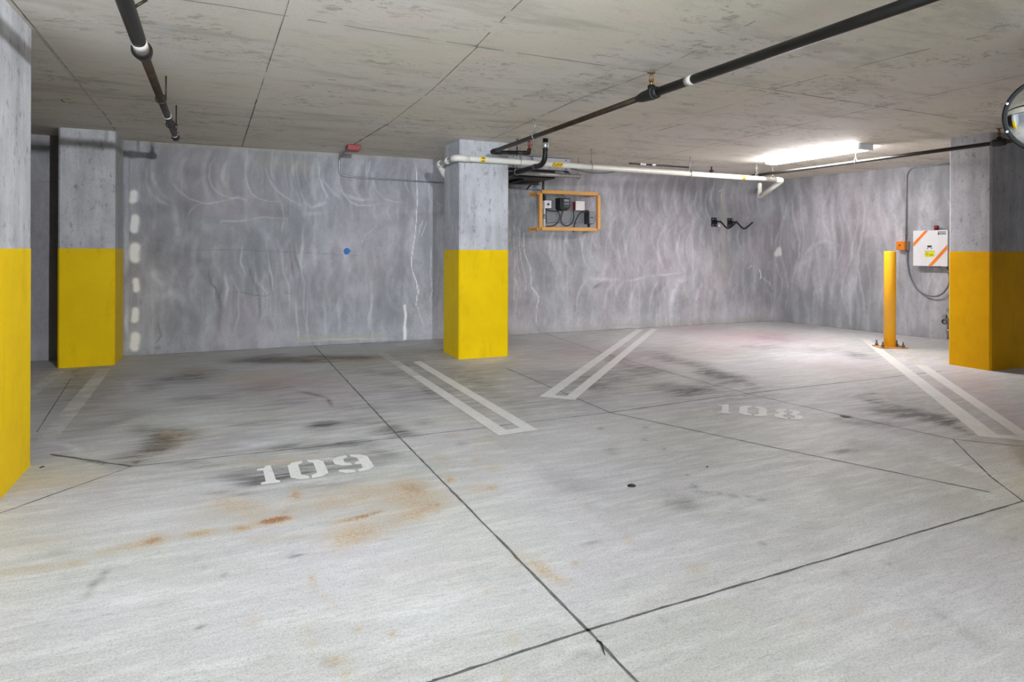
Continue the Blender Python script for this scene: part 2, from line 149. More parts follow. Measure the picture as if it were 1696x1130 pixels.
('L',0.012,0.36,[(5.638,1.669),(5.49,1.515),(5.432,1.364),(5.433,1.213),(5.478,1.063),(5.582,0.911)]),
('L',0.020,0.51,[(5.866,1.673),(5.716,1.518),(5.657,1.366),(5.657,1.214),(5.703,1.062),(5.809,0.909)]),
('L',0.045,0.45,[(6.02,1.676),(5.868,1.52),(5.808,1.367),(5.809,1.214),(5.855,1.061),(5.962,0.907)]),
('L',0.012,0.37,[(6.231,1.68),(6.077,1.523),(6.016,1.368),(6.017,1.215),(6.064,1.06),(6.173,0.905)]),
('L',0.045,0.54,[(6.637,1.689),(6.477,1.529),(6.415,1.372),(6.415,1.215),(6.464,1.059),(6.576,0.901)]),
('L',0.020,0.48,[(6.781,1.691),(6.62,1.531),(6.557,1.373),(6.558,1.215),(6.607,1.058),(6.72,0.9)]),
('L',0.045,0.52,[(7.036,1.696),(6.872,1.534),(6.807,1.375),(6.808,1.216),(6.858,1.057),(6.973,0.897)]),
('L',0.012,0.60,[(7.228,1.7),(7.062,1.537),(6.996,1.376),(6.997,1.216),(7.047,1.056),(7.165,0.895)]),
('L',0.040,0.44,[(5.082,0.768),(4.969,0.647),(4.914,0.476),(4.901,0.207)]),
('L',0.015,0.28,[(5.277,0.765),(5.162,0.643),(5.106,0.471),(5.093,0.199)]),
('L',0.040,0.36,[(5.592,0.76),(5.474,0.636),(5.417,0.462),(5.403,0.187)]),
('L',0.060,0.27,[(5.767,0.757),(5.648,0.632),(5.589,0.457),(5.576,0.18)]),
('L',0.040,0.43,[(6.078,0.752),(5.956,0.626),(5.896,0.448),(5.882,0.168)]),
('L',0.015,0.33,[(6.453,0.746),(6.327,0.618),(6.265,0.438),(6.251,0.154)]),
('L',0.015,0.44,[(6.66,0.742),(6.532,0.614),(6.469,0.432),(6.455,0.146)]),
('L',0.060,0.42,[(7.396,0.73),(7.261,0.598),(7.195,0.412),(7.179,0.117)]),
('L',0.060,0.30,[(7.678,0.726),(7.54,0.592),(7.473,0.404),(7.457,0.106)]),
('L',0.015,0.31,[(8.17,0.718),(8.027,0.582),(7.957,0.39),(7.941,0.087)]),
('L',0.015,0.33,[(8.475,0.713),(8.329,0.575),(8.257,0.382),(8.241,0.075)]),
('C',0.006,0.80,[(4.017,1.495),(4.012,1.353),(4.031,1.187),(4.124,0.974),(4.138,0.736),(4.178,0.64),(4.271,0.542),(4.232,0.4),(4.22,0.138)]),
('C',0.004,0.70,[(4.138,0.688),(4.231,0.615),(4.258,0.471)]),
('C',0.006,0.50,[(3.861,1.61),(3.849,1.375),(3.876,1.117),(3.864,0.882),(3.929,0.692),(3.904,0.505),(3.866,0.247)]),
('C',0.004,0.60,[(3.951,1.541),(3.939,1.305),(3.979,1.069),(4.059,0.785),(4.046,0.643)]),
('C',0.004,0.50,[(3.797,1.538),(3.785,1.374)]),
('C',0.004,0.50,[(3.899,1.587),(3.902,1.022),(3.954,0.881)]),
('C',0.005,0.50,[(3.838,0.835),(3.903,0.787),(3.852,0.647),(3.865,0.506)]),
('L',0.060,0.40,[(4.536,1.405),(4.511,1.115),(4.62,0.969)]),
('L',0.120,0.35,[(4.54,0.632),(4.815,0.675)]),
('L',0.050,0.50,[(5.096,0.817),(5.385,0.788),(5.68,0.784)]),
('L',0.030,0.60,[(5.8,0.756),(5.982,0.779),(6.136,0.802)]),
('L',0.030,0.50,[(6.136,0.828),(6.545,0.849),(6.868,0.872)]),
('D',0.050,0.80,[(5.197,0.667),(5.298,0.702),(5.385,0.726)]),
('L',0.100,0.70,[(7.033,0.79),(6.836,0.74),(6.739,0.556),(6.675,0.347),(6.661,0.059)]),
('D',0.080,0.40,[(6.482,0.693),(6.356,0.487)]),
('T',0.020,0.90,[(7.762,1.492),(7.624,1.354),(7.555,1.163),(7.573,1.0),(7.695,0.862)]),
('D',0.040,0.70,[(7.641,1.272),(7.659,1.108)]),
('T',0.050,0.70,[(7.741,2.231),(7.761,1.82),(7.782,0.998),(7.766,0.615)]),
('C',0.008,0.80,[(7.689,2.256),(7.758,2.3)]),
('C',0.005,0.40,[(7.734,2.23),(7.725,1.956)]),
('C',0.008,0.90,[(8.337,0.939),(8.391,0.986),(8.428,0.966)]),
('C',0.014,1.20,[(8.595,0.909),(8.632,0.823),(8.614,0.753)]),
('C',0.008,0.80,[(8.632,0.795),(8.764,0.708),(8.858,0.664),(8.897,0.563)]),
('C',0.006,0.80,[(8.839,0.693),(8.821,0.622)]),
('L',0.040,0.35,[(8.878,0.507),(8.9,0.05)]),
('L',0.030,0.40,[(4.379,0.323),(4.353,0.108)]),
('L',0.020,0.60,[(5.505,0.032),(5.803,0.031),(6.171,0.002)]),
('L',0.025,0.50,[(6.677,0.084),(6.709,-0.009)]),
('L',0.080,0.30,[(5.032,2.372),(5.673,2.378),(6.601,2.409)]),
('D',0.350,0.45,[(5.673,2.302),(6.927,2.305),(7.952,2.377)]),
('D',0.250,0.25,[(7.953,2.046),(8.682,1.984)]),
('D',0.200,0.35,[(4.349,1.116),(4.243,0.925),(4.378,0.635)]),
('L',0.160,0.30,[(7.891,0.392),(8.141,0.218)]),
('D',0.010,0.50,[(8.103,0.719),(8.284,0.548)]),
('D',0.003,0.60,[(6.836,2.01),(6.815,1.719),(6.826,1.454)]),
('T',0.120,0.30,[(7.923,1.108),(8.03,0.941)])]
RIGHT_WALL_MARKS = []
# ------------------------------------------------------------------ helpers
def srgb(h):
    v = [int(h[i:i+2], 16)/255 for i in (0, 2, 4)]
    return tuple((c/12.92 if c <= .04045 else ((c+.055)/1.055)**2.4) for c in v) + (1,)

class NT:
    def __init__(s, name):
        s.m = bpy.data.materials.new(name); s.m.use_nodes = True
        s.t = s.m.node_tree; s.n = s.t.nodes; s.l = s.t.links
        s.b = s.n['Principled BSDF']
    def node(s, typ, **kw):
        n = s.n.new(typ)
        for k, v in kw.items(): setattr(n, k, v)
        return n
    def put(s, sock, v):
        if isinstance(v, bpy.types.NodeSocket): s.l.new(v, sock)
        elif v is not None: sock.default_value = v
    def coord(s, scale=(1, 1, 1), rot=(0, 0, 0), obj=False):
        tc = s.node('ShaderNodeTexCoord') if obj else s.node('ShaderNodeNewGeometry')
        mp = s.node('ShaderNodeMapping'); mp.inputs['Scale'].default_value = scale; mp.inputs['Rotation'].default_value = rot
        s.l.new(tc.outputs['Object'] if obj else tc.outputs['Position'], mp.inputs[0]); return mp.outputs[0]
    def noise(s, scale, detail=4, rough=.55, vec=None, dist=0):
        n = s.node('ShaderNodeTexNoise'); n.inputs['Scale'].default_value = scale
        n.inputs['Detail'].default_value = detail; n.inputs['Roughness'].default_value = rough
        n.inputs['Distortion'].default_value = dist
        if vec is not None: s.l.new(vec, n.inputs['Vector'])
        return n.outputs['Fac']
    def vor(s, scale, vec=None):
        n = s.node('ShaderNodeTexVoronoi'); n.inputs['Scale'].default_value = scale
        if vec is not None: s.l.new(vec, n.inputs['Vector'])
        return n.outputs['Distance']
    def ramp(s, f, lo, hi, a=0., b=1.):
        n = s.node('ShaderNodeMapRange'); n.interpolation_type = 'SMOOTHSTEP'
        s.put(n.inputs['Value'], f); n.inputs['From Min'].default_value = lo; n.inputs['From Max'].default_value = hi
        n.inputs['To Min'].default_value = a; n.inputs['To Max'].default_value = b
        return n.outputs['Result']
    def math(s, op, a, b=None, clamp=False):
        n = s.node('ShaderNodeMath', operation=op); n.use_clamp = clamp
        s.put(n.inputs[0], a); s.put(n.inputs[1], b); return n.outputs[0]
    def mix(s, f, a, b, mode='MIX'):
        n = s.node('ShaderNodeMix', data_type='RGBA', blend_type=mode)
        s.put(n.inputs[0], f); s.put(n.inputs[6], a); s.put(n.inputs[7], b); return n.outputs[2]
    def attr(s, name):
        a = s.node('ShaderNodeAttribute'); a.attribute_name = name
        sp = s.node('ShaderNodeSeparateColor'); s.l.new(a.outputs['Color'], sp.inputs[0])
        return sp.outputs[0], sp.outputs[1], sp.outputs[2], a.outputs['Alpha']
    def bump(s, h, strength=.3, dist=.01):
        n = s.node('ShaderNodeBump'); n.inputs['Strength'].default_value = strength; n.inputs['Distance'].default_value = dist
        s.l.new(h, n.inputs['Height']); s.l.new(n.outputs[0], s.b.inputs['Normal'])
    def out(s, col, rough=.6, metal=0., spec=.5):
        s.put(s.b.inputs['Base Color'], col); s.put(s.b.inputs['Roughness'], rough); s.put(s.b.inputs['Metallic'], metal)
        s.b.inputs['Specular IOR Level'].default_value = spec
        return s.m

def plain(name, hexc, rough=.5, metal=0., var=.12, scale=9, bump=0., spec=.5):
    t = NT(name); c = srgb(hexc)
    n = t.noise(scale, 5, .6, t.coord(obj=True))
    lo = tuple(x*(1-var) for x in c[:3])+(1,); hi = tuple(min(1, x*(1+var)) for x in c[:3])+(1,)
    col = t.mix(t.ramp(n, .3, .7), lo, hi)
    if bump: t.bump(t.noise(scale*12, 3, .6, t.coord(obj=True)), bump, .002)
    return t.out(col, rough, metal, spec)

def emis(name, hexc, e):
    t = NT(name); c = srgb(hexc); t.b.inputs['Emission Color'].default_value = c
    t.b.inputs['Emission Strength'].default_value = e
    return t.out(c, .4)

class MB:
    """collects shapes for ONE mesh"""
    def __init__(s): s.v = []; s.f = []; s.mi = []; s.sm = []
    def add(s, vs, fs, mi=0, smooth=False):
        o = len(s.v); s.v += [tuple(v) for v in vs]
        for f in fs: s.f.append([i+o for i in f]); s.mi.append(mi); s.sm.append(smooth)
        return s
    def box(s, a, b, mi=0, M=None, ch=0.):
        x0, y0, z0 = [min(p, q) for p, q in zip(a, b)]; x1, y1, z1 = [max(p, q) for p, q in zip(a, b)]
        if ch <= 0:
            vs = [(x0,y0,z0),(x1,y0,z0),(x1,y1,z0),(x0,y1,z0),(x0,y0,z1),(x1,y0,z1),(x1,y1,z1),(x0,y1,z1)]
            fs = [(3,2,1,0),(4,5,6,7),(0,1,5,4),(1,2,6,5),(2,3,7,6),(3,0,4,7)]
            if M is not None: vs = [M @ Vector(v) for v in vs]
            return s.add(vs, fs, mi)
        bm = bmesh.new(); bmesh.ops.create_cube(bm, size=1)
        for v in bm.verts: v.co = Vector((x0+(v.co.x+.5)*(x1-x0), y0+(v.co.y+.5)*(y1-y0), z0+(v.co.z+.5)*(z1-z0)))
        bmesh.ops.bevel(bm, geom=list(bm.edges), offset=ch, segments=2, affect='EDGES', profile=.6)
        bm.verts.index_update()
        vs = [v.co.copy() for v in bm.verts]; fs = [[v.index for v in f.verts] for f in bm.faces]; bm.free()
        if M is not None: vs = [M @ v for v in vs]
        return s.add(vs, fs, mi)
    def prism(s, pts, z0, z1, mi=0, M=None):
        n = len(pts); vs = [(p[0], p[1], z0) for p in pts]+[(p[0], p[1], z1) for p in pts]
        if M is not None: vs = [M @ Vector(v) for v in vs]
        fs = [list(range(n))[::-1], list(range(n, 2*n))]+[[i, (i+1) % n, n+(i+1) % n, n+i] for i in range(n)]
        return s.add(vs, fs, mi)
    def tube(s, path, r, seg=16, mi=0, caps=True, bend=0., closed=False):
        P = [Vector(p) for p in path]
        if bend > 0:
            Q = [P[0]]
            for i in range(1, len(P)-1):
                a, b, c = P[i-1], P[i], P[i+1]
                d1 = (a-b); d2 = (c-b); k = min(bend, d1.length*.49, d2.length*.49)
                p0 = b+d1.normalized()*k; p1 = b+d2.normalized()*k
                for t in range(9):
                    u = t/8; Q.append(p0*(1-u)**2+b*2*u*(1-u)+p1*u*u)
            Q.append(P[-1]); P = Q
        rr = r if isinstance(r, (list, tuple)) else [r]*len(P)
        n = len(P); T = []
        for i in range(n):
            a = P[i-1] if (i or closed) else P[0]; b = P[(i+1) % n] if (i < n-1 or closed) else P[-1]
            T.append((b-a).normalized())
        up = Vector((0, 0, 1)) if abs(T[0].z) < .9 else Vector((1, 0, 0))
        N = (up-T[0]*up.dot(T[0])).normalized(); vs = []
        for i in range(n):
            N = (N-T[i]*N.dot(T[i])).normalized(); B = T[i].cross(N)
            for k in range(seg):
                a = 2*math.pi*k/seg; vs.append(P[i]+(N*math.cos(a)+B*math.sin(a))*rr[i])
        fs = []
        for i in range(n if closed else n-1):
            j = (i+1) % n
            for k in range(seg):
                fs.append([i*seg+k, i*seg+(k+1) % seg, j*seg+(k+1) % seg, j*seg+k])
        s.add(vs, fs, mi, True)
        if caps and not closed:
            o = len(s.v)-len(vs)
            s.f.append([o+k for k in range(seg)][::-1]); s.mi.append(mi); s.sm.append(False)
            s.f.append([o+(n-1)*seg+k for k in range(seg)]); s.mi.append(mi); s.sm.append(False)
        return s
    def cyl(s, a, b, r, seg=20, mi=0): return s.tube([a, b], r, seg, mi)
    def lathe(s, prof, M=None, seg=32, mi=0, smooth=True):
        vs = []; fs = []
        for r_, z_ in prof:
            for k in range(seg):
                a = 2*math.pi*k/seg; vs.append(Vector((r_*math.cos(a), r_*math.sin(a), z_)))
        for i in range(len(prof)-1):
            for k in range(seg): fs.append([i*seg+k, i*seg+(k+1) % seg, (i+1)*seg+(k+1) % seg, (i+1)*seg+k])
        if M is not None: vs = [M @ v for v in vs]
        return s.add(vs, fs, mi, smooth)
    def ring(s, c, axis, R_, r, seg=28, sub=8, mi=0):
        c = Vector(c); ax = Vector(axis).normalized(); q = ax.to_track_quat('Z', 'Y')
        return s.tube([c+q @ Vector((R_*math.cos(2*math.pi*i/seg), R_*math.sin(2*math.pi*i/seg), 0)) for i in range(seg)], r, sub, mi, closed=True)
    def build(s, name, mat, parent=None, kind=None, bevel=0.):
        me = bpy.data.meshes.new(name); me.from_pydata(s.v, [], s.f)
        for m in (mat if isinstance(mat, (list, tuple)) else [mat]): me.materials.append(m)
        me.polygons.foreach_set('material_index', s.mi); me.polygons.foreach_set('use_smooth', s.sm)
        bm = bmesh.new(); bm.from_mesh(me); bmesh.ops.recalc_face_normals(bm, faces=bm.faces); bm.to_mesh(me); bm.free()
        me.update()
        o = bpy.data.objects.new(name, me); COL.objects.link(o)
        if parent is not None: o.parent = parent; o.matrix_parent_inverse = parent.matrix_basis.inverted()
        if kind: o['kind'] = kind
        if bevel:
            b = o.modifiers.new('bevel', 'BEVEL'); b.width = bevel; b.segments = 2; b.limit_method = 'ANGLE'
        return o

def thing(name, label, cat, loc=(0, 0, 0), group=None):
    o = bpy.data.objects.new(name, None); COL.objects.link(o); o.location = loc; o.empty_display_size = .1
    o['label'] = label; o['category'] = cat
    if group: o['group'] = group
    return o
def tag(o, label, cat, group=None):
    o['label'] = label; o['category'] = cat
    if group: o['group'] = group
    return o

def text_mesh(txt, size, mat, name, parent, M, extrude=.0006, wrap=None, shear=0.):
    cu = bpy.data.curves.new(name, 'FONT'); cu.body = txt; cu.size = size; cu.align_x = 'CENTER'; cu.align_y = 'CENTER'
    cu.extrude = extrude; cu.shear = shear
    tmp = bpy.data.objects.new('t', cu); COL.objects.link(tmp)
    dg = bpy.context.evaluated_depsgraph_get()
    me = bpy.data.meshes.new_from_object(tmp.evaluated_get(dg)); COL.objects.unlink(tmp); bpy.data.objects.remove(tmp)
    me.name = name
    if wrap:
        bm = bmesh.new(); bm.from_mesh(me); bmesh.ops.triangulate(bm, faces=bm.faces)
        for _ in range(4):
            es = [e for e in bm.edges if e.calc_length() > .007]
            if not es: break
            bmesh.ops.subdivide_edges(bm, edges=es, cuts=1); bmesh.ops.triangulate(bm, faces=bm.faces)
        bm.to_mesh(me); bm.free()
    for v in me.vertices:
        p = v.co.copy()
        if wrap: a = p.y/wrap; p = Vector((p.x, math.sin(a)*(wrap+p.z), math.cos(a)*(wrap+p.z)))
        v.co = M @ p
    me.materials.clear(); me.materials.append(mat)
    o = bpy.data.objects.new(name, me); COL.objects.link(o)
    if parent is not None: o.parent = parent; o.matrix_parent_inverse = parent.matrix_basis.inverted()
    return o

# ------------------------------------------------------------------ materials
def mat_floor():
    t = NT('slab_concrete'); d, ru, wh, pk = t.attr('stain')
    st = t.coord((1.0, 5.5, 1), (0, 0, R(4)))
    n1 = t.noise(.8, 3, .5, t.coord((1, 1.3, 1))); n2 = t.noise(2.6, 8, .68, st, .3); n3 = t.noise(130, 4, .8, t.coord())
    n4 = t.noise(8, 8, .75, st, .2); n5 = t.noise(5, 7, .72, t.coord()); n6 = t.noise(38, 5, .75, t.coord((1, 1.5, 1)))
    c = t.mix(t.ramp(n1, .35, .65), srgb('b9bab5'), srgb('c1bfc3'))
    c = t.mix(t.ramp(n2, .44, .66, 0, .5), c, srgb('d6d7d5'))
    c = t.mix(t.ramp(n4, .5, .32, 0, .42), c, srgb('93928f'))
    c = t.mix(t.ramp(n5, .53, .72, 0, .35), c, srgb('d2d2cb'))
    c = t.mix(t.ramp(n5, .48, .3, 0, .3), c, srgb('a2a29f'))
    c = t.mix(t.ramp(n6, .5, .32, 0, .38), c, srgb('8b8a86'))
    c = t.mix(t.ramp(n3, .52, .34, 0, .5), c, srgb('82817d'))
    c = t.mix(t.ramp(n3, .52, .7, 0, .45), c, srgb('e6e6e3'))
    brk = t.math('ADD', t.ramp(n4, .3, .7, .45, 1.25), t.ramp(n2, .35, .65, .35, -.3))
    dd = t.math('MULTIPLY', t.math('MULTIPLY', d, 1.2), brk, True)
    c = t.mix(t.math('MULTIPLY', dd, .92), c, t.mix(t.ramp(n5, .4, .6), srgb('46433a'), srgb('4b494d')))
    n7 = t.noise(75, 5, .8, t.coord((1, 1.4, 1))); rb = t.math('MULTIPLY', t.math('MULTIPLY', t.ramp(n6, .38, .56, .25, 1.25), t.ramp(n7, .42, .56, .3, 1.2)), t.ramp(n5, .35, .6, .5, 1.4))
    rr = t.math('MULTIPLY', t.math('MULTIPLY', ru, 1.25), rb, True)
    c = t.mix(rr, c, t.mix(t.ramp(ru, .5, 1.2), srgb('b09c7b'), srgb('92663f')))
    c = t.mix(t.math('MULTIPLY', pk, t.ramp(n4, .3, .65, .4, 1.), True), c, srgb('a98e94'))
    c = t.mix(t.math('MULTIPLY', wh, t.ramp(n4, .35, .65, .1, 1.), True), c, srgb('dfe3e8'))
    pit = t.ramp(t.vor(24, t.coord()), .04, .09, 1, 0)
    c = t.mix(t.math('MULTIPLY', pit, t.ramp(n5, .48, .6, 0, .6)), c, srgb('5d5a55'))
    t.bump(t.math('ADD', t.math('MULTIPLY', n3, .5), n4), .2, .004)
    return t.out(c, t.ramp(n2, .3, .7, .62, .5), 0, .3)

def mat_wall():
    t = NT('trowelled_concrete'); li, dk, cr, tan = t.attr('marks')
    P = t.coord((1, 1, .5)); Q = t.coord((1, 1, .10))
    n1 = t.noise(.9, 4, .5, t.coord((1, 1, 1)), .5); n2 = t.noise(5, 7, .62, P, .3); n3 = t.noise(110, 4, .75, t.coord())
    n4 = t.noise(11, 5, .6, Q, .15); n5 = t.noise(2.2, 6, .6, P, .8); n6 = t.noise(24, 6, .75, t.coord((1, 1, .7)))
    c = t.mix(t.ramp(n1, .35, .65), srgb('929597'), srgb('aaa4a8'))
    c = t.mix(t.ramp(n5, .44, .66, 0, .55), c, srgb('bcbdc2'))
    c = t.mix(t.ramp(n5, .48, .3, 0, .4), c, srgb('7f8083'))
    c = t.mix(t.ramp(n2, .52, .34, 0, .35), c, srgb('838284'))
    c = t.mix(t.ramp(n2, .54, .7, 0, .3), c, srgb('c8c8cc'))
    c = t.mix(t.math('MULTIPLY', t.ramp(n4, .53, .70, 0, .4), t.ramp(n5, .35, .6, .3, 1)), c, srgb('cacace'))
    c = t.mix(t.math('MULTIPLY', t.ramp(n4, .46, .3, 0, .25), t.ramp(n5, .6, .35, .3, 1)), c, srgb('757475'))
    c = t.mix(t.ramp(n6, .5, .3, 0, .3), c, srgb('77767a'))
    c = t.mix(t.ramp(n3, .5, .34, 0, .3), c, srgb('6c6b6c'))
    g = t.math('MULTIPLY', t.ramp(n2, .3, .65, .55, 1.1), t.ramp(n6, .35, .6, .7, 1.1))
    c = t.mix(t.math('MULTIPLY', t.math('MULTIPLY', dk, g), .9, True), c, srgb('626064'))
    c = t.mix(t.math('MULTIPLY', t.math('MULTIPLY', li, g), .8, True), c, srgb('d8d9de'))
    c = t.mix(t.math('MULTIPLY', tan, g, True), c, srgb('aaa28f'))
    c = t.mix(t.math('MULTIPLY', cr, t.ramp(n6, .28, .5, .55, 1.1), True), c, srgb('e6e5e0'))
    t.bump(t.math('ADD', n2, t.math('MULTIPLY', n3, .4)), .25, .006)
    return t.out(c, .7, 0, .3)

def mat_ceiling():
    t = NT('board_marked_concrete')
    P = t.coord((.8, 2.0, 1), (0, 0, R(-12))); n1 = t.noise(.7, 3, .5, t.coord()); n2 = t.noise(4, 7, .7, P, .5)
    n3 = t.noise(70, 3, .7, t.coord()); n4 = t.noise(13, 6, .75, t.coord((.7, 1.25, 1), (0, 0, R(25))), .7); n5 = t.noise(1.5, 4, .6, t.coord((1, 1, 1)))
    c = t.mix(t.ramp(n1, .35, .65), srgb('e0dac9'), srgb('e3ded6'))
    c = t.mix(t.ramp(n2, .42, .68, 0, .5), c, srgb('e2d4c6'))
    c = t.mix(t.ramp(n2, .5, .3, 0, .45), c, srgb('bfb8aa'))
    fl = t.math('MULTIPLY', t.ramp(n4, .53, .60), t.ramp(n5, .46, .6))
    c = t.mix(t.math('MULTIPLY', fl, .7), c, srgb('dcdcd6'))
    c = t.mix(t.math('MULTIPLY', t.ramp(n4, .47, .40), t.ramp(n5, .45, .58, 0, .6)), c, srgb('989184'))
    n6 = t.noise(1.6, 6, .65, t.coord((.5, 1.8, 1), (0, 0, R(-12)))); c = t.mix(t.ramp(n6, .5, .34, 0, .45), c, srgb('aaa69a')); c = t.mix(t.ramp(n6, .55, .7, 0, .5), c, srgb('e9dace'))
    c = t.mix(t.ramp(n3, .5, .3, 0, .2), c, srgb('938c80'))
    sp = t.math('MULTIPLY', t.ramp(t.vor(7, t.coord()), .03, .06, 1, 0), t.ramp(n5, .5, .62, 0, .8))
    c = t.mix(sp, c, srgb('6a6358'))
    t.bump(t.math('ADD', n4, t.math('MULTIPLY', n3, .3)), .3, .005)
    return t.out(c, .75, 0, .25)

def mat_column(name='cast_concrete', a='bcbcbf', b='ababae'):
    t = NT(name); P = t.coord((1, 1, .16)); n1 = t.noise(7, 5, .65, P); n2 = t.noise(3, 5, .6, t.coord()); n3 = t.noise(80, 4, .75, t.coord())
    n4 = t.noise(26, 5, .7, t.coord((1, 1, .5)))
    c = t.mix(t.ramp(n2, .35, .65), srgb(a), srgb(b))
    c = t.mix(t.ramp(n1, .45, .7, 0, .45), c, srgb('cfd0d3'))
    c = t.mix(t.ramp(n1, .5, .28, 0, .5), c, srgb('8e8e8d'))
    c = t.mix(t.ramp(n4, .46, .30, 0, .6), c, srgb('646464'))
    c = t.mix(t.ramp(n3, .5, .3, 0, .3), c, srgb('595959'))
    pit = t.ramp(t.vor(16, t.coord()), .03, .07, 1, 0)
    c = t.mix(t.math('MULTIPLY', pit, t.ramp(n2, .48, .6, 0, .8)), c, srgb('3c3a39'))
    t.bump(t.math('ADD', n4, t.math('MULTIPLY', n3, .5)), .3, .004)
    return t.out(c, .72, 0, .3)

def mat_yellow(name='yellow_paint', a='eac400', b='e2bc00'):
    t = NT(name); n2 = t.noise(2.2, 5, .6, t.coord()); n3 = t.noise(60, 4, .7, t.coord()); n1 = t.noise(8, 5, .65, t.coord((1, 1, .3)))
    c = t.mix(t.ramp(n2, .35, .65), srgb(a), srgb(b))
    c = t.mix(t.ramp(n1, .5, .3, 0, .25), c, srgb('b99700'))
    pit = t.ramp(t.vor(15, t.coord()), .02, .05, 1, 0)
    c = t.mix(t.math('MULTIPLY', pit, t.ramp(n2, .5, .62, 0, .7)), c, srgb('5d4a10'))
    t.bump(t.math('ADD', n1, t.math('MULTIPLY', n3, .35)), .25, .004)
    return t.out(c, .55, 0, .15)

def mat_line():
    t = NT('worn_white_paint'); n2 = t.noise(5, 6, .7, t.coord((1, 1, 1))); n3 = t.noise(45, 5, .75, t.coord())
    c = t.mix(t.ramp(n2, .3, .7), srgb('cfcfcb'), srgb('dadad8'))
    c = t.mix(t.ramp(n3, .5, .3, 0, .5), c, srgb('a3a29e'))
    return t.out(c, .55, 0, .3)
def mat_faded():
    t = NT('scuffed_white_paint'); n2 = t.noise(5, 6, .7, t.coord()); n3 = t.noise(45, 5, .75, t.coord())
    c = t.mix(t.ramp(n2, .38, .62), srgb('b3b2ae'), srgb('cbcac6'))
    c = t.mix(t.ramp(n3, .5, .3, 0, .5), c, srgb('8f8e8a'))
    return t.out(c, .6, 0, .3)

FLOOR = mat_floor(); WALL = mat_wall(); CEILM = mat_ceiling(); CONC = mat_column(); CONC2 = mat_column('cast_concrete_rough', 'b3b2b6', 'a2a1a5')
YEL = mat_yellow(); YEL2 = mat_yellow('amber_paint', 'e6ac00', 'dca200'); LINE = mat_line(); FADED = mat_faded()
JOINT = plain('joint_sealant', '5c5d5b', .8, var=.35, scale=30); CJOINT = plain('board_seam', '6f6659', .85, var=.3, scale=14)
CJOINTL = plain('pale_board_seam', 'b8b1a3', .85, var=.25, scale=14)
BLACK = plain('black_steel', '100f0c', .42, .0, .3, 12); RUSTY = plain('browned_steel', '2e2417', .5, .3, .35, 9)
BLACKM = plain('matt_black', '121212', .55); PVC = plain('white_pipe_plastic', 'dcdacf', .35, var=.04); GALV = plain('galvanised_steel', '9d9f9e', .42, .7, .15, 25)
GALVL = plain('pale_sheet_metal', 'b3b4bb', .5, .25, .06, 12); WHITE = plain('white_enamel', 'e4e4e6', .35, var=.03); STICK = plain('yellow_sticker', 'f0c818', .45, var=.04)
INK = plain('black_ink', '1b1a16', .6); RED = plain('red_enamel', '8e1c1c', .4, var=.1); REDL = plain('red_lens', '7a1018', .25, var=.1)
ORANGE = plain('orange_powder_coat', 'dca050', .42, var=.06, scale=5); ORANGE2 = plain('orange_signal_plastic', 'e07f12', .4, var=.08); AMBER = plain('bollard_sleeve', 'f5b41c', .38, var=.03, scale=3)
TAN = plain('rusty_base_plate', 'b58a55', .6, .2, .25, 22); BOLT = plain('weathered_bolt_steel', '6b655f', .5, .7, .3, 40); BRASS = plain('brass', '8d6a3c', .4, .8, .15, 30)
BLUE = plain('blue_spray_paint', '1f63a8', .6, var=.12, scale=30); GREYP = plain('grey_plastic', '8d9093', .5, var=.06); DGREY = plain('dark_grey_plastic', '3b3d40', .45)
MIRROR = NT('mirror_acrylic').out((.86, .88, .87, 1), .02, 1.); SCREW = plain('bright_screw', 'c9ccd0', .3, .8, .05); CABLE = plain('grey_flexible_conduit', '77787a', .42, .5, .15, 60)
DCABLE = plain('dark_cable', '3a3a3b', .5); CREAM = plain('off_white_plastic', 'e6dfdc', .45, var=.03); PAINTO = plain('orange_tape', 'ea7f18', .45, var=.04)
PAPER = plain('grey_paper_label', 'b9b6ad', .7, var=.05); STKY = plain('yellow_green_sticker', 'e0dd10', .45, var=.04); FAINT = plain('pale_lettering', 'd9dadf', .5, .1, .04)

# ------------------------------------------------------------------ room shell
def axis(parts):
    out = []
    for a, b, st in parts:
        n = max(1, int(round((b-a)/st))); out += [a+(b-a)*i/n for i in range(n)]
    out.append(parts[-1][1]); return np.array(out)

def grid(name, U, V, fn, mat, attr=None, data=None, flip=False):
    """surface over the U x V lattice; fn maps (u,v) arrays to points"""
    uu, vv = np.meshgrid(U, V, indexing='ij'); P = np.stack(fn(uu, vv), -1).reshape(-1, 3).astype(np.float32)
    nu, nv = len(U), len(V); idx = np.arange(nu*nv).reshape(nu, nv)
    q = np.stack([idx[:-1, :-1], idx[1:, :-1], idx[1:, 1:], idx[:-1, 1:]], -1).reshape(-1, 4)
    if flip: q = q[:, ::-1]
    me = bpy.data.meshes.new(name); me.vertices.add(len(P)); me.vertices.foreach_set('co', P.ravel())
    me.loops.add(q.size); me.loops.foreach_set('vertex_index', q.ravel().astype(np.int32))
    me.polygons.add(len(q)); me.polygons.foreach_set('loop_start', np.arange(0, q.size, 4, dtype=np.int32))
    me.polygons.foreach_set('loop_total', np.full(len(q), 4, dtype=np.int32))
    me.update(calc_edges=True)
    me.materials.append(mat)
    if attr:
        a = me.attributes.new(attr, 'FLOAT_COLOR', 'POINT'); a.data.foreach_set('color', data(uu.ravel(), vv.ravel()).astype(np.float32).ravel())
    o = bpy.data.objects.new(name, me); COL.objects.link(o); o['kind'] = 'structure'
    return o

